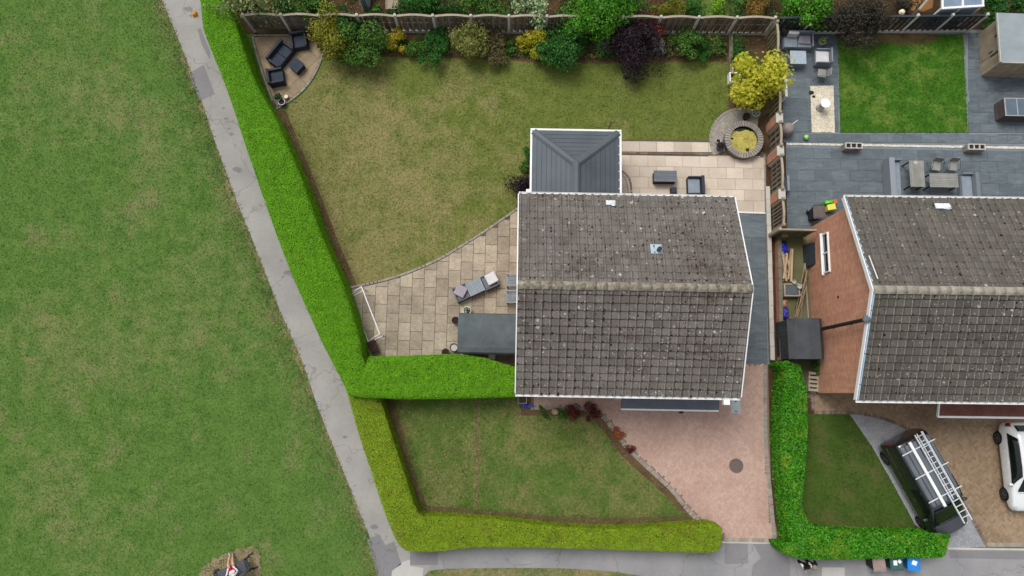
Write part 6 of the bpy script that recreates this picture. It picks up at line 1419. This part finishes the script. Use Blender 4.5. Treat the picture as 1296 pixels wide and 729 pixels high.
def car_rest(t, L):
    L.patch('windscreen', [(5.08, 5.4), (5.08, 10.6), (6.0, 10.9), (6.0, 5.1)], M_CGLASS, t); L.patch('rear_window', [(1.15, 5.2), (1.15, 10.8), (1.95, 10.6), (1.95, 5.4)], M_CGLASS, t)
    for b0, b1 in ((3.2, 4.95), (12.8, 11.05)):
        L.patch('side_window', [(2.1, b0), (2.5, b1), (5.0, b1), (5.7, b0)], M_CGLASS, t, .01)
        L.patch('headlight', [(8.0, b0+.2 if b0 < 8 else b0-.2), (8.0, b0+1.4 if b0 < 8 else b0-1.4), (8.9, b0+1.2 if b0 < 8 else b0-1.2), (8.9, b0+.2 if b0 < 8 else b0-.2)], M_LAMP, t, .014, 4)
        L.patch('tail_light', [(.5, b0-.2 if b0 < 8 else b0+.2), (.5, b0+1.4 if b0 < 8 else b0-1.4), (1.3, b0+1.2 if b0 < 8 else b0-1.2), (1.3, b0-.2 if b0 < 8 else b0+.2)], M_REDL, t, .012, 4)
    for s in (-1, 1): part('mirror', MB().box((.78, s*.97, .95), (.12, .17, .13)), M_WPAINT, t, bevel=.04); part('door_handle', MB().box((-.2, s*.892, .82), (.15, .025, .03)), M_WPAINT, t)
    L.patch('bonnet_shut_line', [(6.5, 5.2), (6.5, 10.8), (6.55, 10.8), (6.55, 5.2)], M_BLACK, t, .004, 6)
car = vehicle('hatchback_car', 'white hatchback parked on the buff herringbone drive', 'car', (1264,552), (1272.5,627), 2.6, .79, .31, WC, M_WPAINT, 0, car_rest)

# ------------------------------------------------------------------ park bench and people
bc = P(294, 722, .45); bdir = P(310, 714.5) - P(285, 726); bang = math.atan2(bdir.y, bdir.x)
bench = thing('park_bench', 'dark slatted park bench on a worn patch of the field', 'bench', (bc.x, bc.y, 0), bang)
M_BSL = mat('bench_slat', '#3f454d', '#4e555e', 3, .7, .3, obj=.1)
for k in range(5): part('seat_slat', MB().box((0, .2-.1*k, .42), (1.6, .085, .035)), M_BSL, bench)
for k in range(3): part('back_slat', MB().box((0, -.29-.02*k, .52+.12*k), (1.6, .03, .1)), M_BSL, bench)
for s in (-1, 1):
    part('leg', MB().box((s*.74, .24, 0), (.06, .06, .62)), M_BLACK, bench); part('leg', MB().box((s*.74, -.32, 0), (.06, .06, .86)), M_BLACK, bench); part('arm', MB().box((s*.74, -.04, .621), (.06, .6, .035)), M_BLACK, bench); part('foot_bar', MB().box((s*.74, -.04, .36), (.05, .5, .05)), M_BLACK, bench)
    part('foot', MB().box((s*.86, .3, 0), (.26, .08, .04)), M_BLACK, bench); part('foot', MB().box((s*.86, -.36, 0), (.26, .08, .04)), M_BLACK, bench)
SKIN = mat('skin', '#b98a74', '#c79a84', 6, .6, .3, fine=.04)
def person(label, loc, ang, joints, edges, paint, mats, group='people', rootj=0):
    """one skinned body; paint(centre) gives the material of each face"""
    me = bpy.data.meshes.new('body'); me.from_pydata([j[0] for j in joints], edges, [])
    o = bpy.data.objects.new('body', me); COL.objects.link(o); o.modifiers.new('skin', 'SKIN').use_smooth_shade = True
    lay = me.skin_vertices[0].data if me.skin_vertices else None
    if lay is None:
        bm = bmesh.new(); bm.from_mesh(me); bm.verts.layers.skin.verify(); bm.to_mesh(me); bm.free(); lay = me.skin_vertices[0].data
    for i, j in enumerate(joints): lay[i].radius = j[1] if isinstance(j[1], tuple) else (j[1], j[1])
    lay[rootj].use_root = True
    o.modifiers.new('sub', 'SUBSURF').levels = 2
    dg = bpy.context.evaluated_depsgraph_get(); dg.update(); m2 = bpy.data.meshes.new_from_object(o.evaluated_get(dg)); bpy.data.objects.remove(o)
    m2.materials.clear()
    for m in mats: m2.materials.append(m)
    for p in m2.polygons: p.material_index = paint(p.center); p.use_smooth = True
    t = thing('person', label, 'person', loc, ang, group); link('body', m2, t); return t
def arm_hand(J, E, sh, el, wr, s, up=Vector((0, 0, 1))):
    """upper arm, forearm, palm and five fingers"""
    sh, el, wr = map(Vector, (sh, el, wr)); d = (wr-el).normalized(); side = d.cross(up).normalized()
    b = len(J); J += [(tuple(sh), .058), (tuple(el), .043), (tuple(wr), .03), (tuple(wr+d*.07), (.042, .02))]
    E += [(b, b+1), (b+1, b+2), (b+2, b+3)]
    for k, (o_, L) in enumerate(((-.03, .065), (-.01, .08), (.011, .075), (.031, .06))):
        c = len(J); r0 = wr+d*.095+side*o_; J += [(tuple(r0), .009), (tuple(r0+d*L*.55-up*.01), .0085), (tuple(r0+d*L*.9-up*.03), .007)]; E += [(b+3, c), (c, c+1), (c+1, c+2)]
    c = len(J); t0 = wr+d*.03+side*s*.04; J += [(tuple(t0), .011), (tuple(t0+d*.035+side*s*.02-up*.01), .009)]; E += [(b+2, c), (c, c+1)]
    return b
# standing person in dark clothes
J = [((0, 0, .98), (.155, .12)), ((0, 0, 1.18), (.14, .105)), ((0, .01, 1.38), (.18, .12)), ((0, 0, 1.50), .06), ((0, .02, 1.58), (.085, .095)), ((0, .02, 1.70), (.085, .095)),
     ((.10, 0, .9), .09), ((.115, .03, .5), .06), ((.12, -.03, .1), .042), ((.13, .13, .05), .038), ((-.10, 0, .9), .09), ((-.115, .0, .5), .06), ((-.12, -.12, .1), .042), ((-.13, .03, .05), .038), ((.17, 0, 1.42), .07), ((-.17, 0, 1.42), .07)]
E = [(0, 1), (1, 2), (2, 3), (3, 4), (4, 5), (0, 6), (6, 7), (7, 8), (8, 9), (0, 10), (10, 11), (11, 12), (12, 13), (2, 14), (2, 15)]
b = arm_hand(J, E, (.23, 0, 1.36), (.29, -.03, 1.1), (.25, .2, 1.0), 1); E.append((14, b)); b = arm_hand(J, E, (-.23, 0, 1.36), (-.29, -.05, 1.1), (-.27, .1, .9), -1); E.append((15, b))
M_DCL = mat('black_cloth', '#131316', '#1c1c20', 6, .85, .15); M_WCL = mat('white_cloth', '#c8c4c8', '#dad6da', 6, .85, .1)
def paint1(c):
    if c.z > 1.53: return 0
    if c.z < .09: return 3
    if (c.y > .17 and .9 < c.z < 1.1 and abs(c.x) > .15) or (c.z < .94 and abs(c.x) > .22): return 0
    if abs(c.x-.05*(c.z-1.2)*4) < .03 and c.z > 1.1: return 2
    return 1
pp = P(1012, 707.5); ps = person('person in black clothes with white strap standing by glossy hedge', (pp.x, pp.y, .015), R(205), J, E, paint1, [SKIN, M_DCL, M_WCL, M_BLACK])
HAIR = mat('grey_fair_hair', '#6f6552', '#8c8069', 14, .8, .2, fine=.2)
part('hair', MB().lathe([(.1, 1.62), (.112, 1.68), (.108, 1.75), (.075, 1.805), (.02, 1.82)], 16, (0, .0, 0), sy=1.1), HAIR, ps, smooth=True)
part('nose', MB().tube([(0, .11, 1.655), (0, .135, 1.625)], [.008, .016], 6), SKIN, ps)
for s in (-1, 1): part('eye', MB().lathe([(.012, -.004), (.012, .004)], 8, M=Matrix.Translation((s*.035, .11, 1.66)) @ Matrix.Rotation(R(90), 4, 'X')), M_BLACK, ps); part('ear', MB().tube([(s*.085, .01, 1.67), (s*.095, .0, 1.62)], [.016, .01], 6), SKIN, ps)
part('mouth', MB().box((0, .112, 1.585), (.045, .008, .01)), mat('lips', '#8a4a44', '#96544d', 6), ps)
part('shoulder_bag', MB().box((.3, -.06, .92), (.08, .2, .2)), M_WCL, ps, bevel=.03)
# seated person, legs stretched out
J = [((0, -.12, .53), (.15, .11)), ((0, -.17, .75), (.14, .10)), ((0, -.2, .95), (.17, .11)), ((0, -.19, 1.07), .055), ((0, -.16, 1.15), (.08, .09)), ((0, -.15, 1.27), (.08, .09)),
     ((.10, .0, .54), .085), ((.12, .33, .52), .062), ((.07, .62, .14), .04), ((.08, .74, .12), .036), ((-.10, .0, .54), .085), ((-.10, .34, .54), .062), ((-.03, .68, .18), .04), ((-.03, .80, .17), .036), ((.16, -.2, .98), .068), ((-.16, -.2, .98), .068)]
b = len(J); E = [(0, 1), (1, 2), (2, 3), (3, 4), (4, 5), (0, 6), (6, 7), (7, 8), (8, 9), (0, 10), (10, 11), (11, 12), (12, 13), (2, 14), (2, 15)]
b = arm_hand(J, E, (.22, -.19, .92), (.28, -.1, .68), (.16, .1, .64), 1); E.append((14, b)); b = arm_hand(J, E, (-.22, -.19, .92), (-.28, -.1, .68), (-.16, .1, .64), -1); E.append((15, b))
def paint2(c):
    if c.z > 1.09: return 0
    if c.y > .60 and c.z < .24: return 3
    if c.y > .17: return 0
    if c.z < .64: return 2 if c.y > -.3 else 1
    return 1
sp_ = bench.matrix_basis @ Vector((0, 0, 0)); u = Vector((math.cos(bang), math.sin(bang), 0))
ps2 = person('person in white top and red shorts sitting on the park bench', (sp_.x+u.x*.05, sp_.y+u.y*.05, 0), bang, J, E, paint2, [SKIN, M_WCL, mat('red_cloth', '#b01f30', '#c42a3c', 6, .8, .1), mat('trainer', '#2a2c30', '#d5d6d8', 30, .6, .3, contrast=.08)])
part('hair', MB().lathe([(.095, 1.2), (.106, 1.26), (.1, 1.32), (.07, 1.37), (.02, 1.385)], 16, (0, -.17, 0), sy=1.1), mat('dark_hair', '#1d1815', '#2b231e', 14, .7), ps2, smooth=True)
part('nose', MB().tube([(0, -.062, 1.225), (0, -.04, 1.195)], [.008, .015], 6), SKIN, ps2)
for s in (-1, 1): part('eye', MB().lathe([(.011, -.004), (.011, .004)], 8, M=Matrix.Translation((s*.033, -.065, 1.23)) @ Matrix.Rotation(R(90), 4, 'X')), M_BLACK, ps2); part('ear', MB().tube([(s*.08, -.16, 1.24), (s*.09, -.17, 1.19)], [.015, .01], 6), SKIN, ps2)
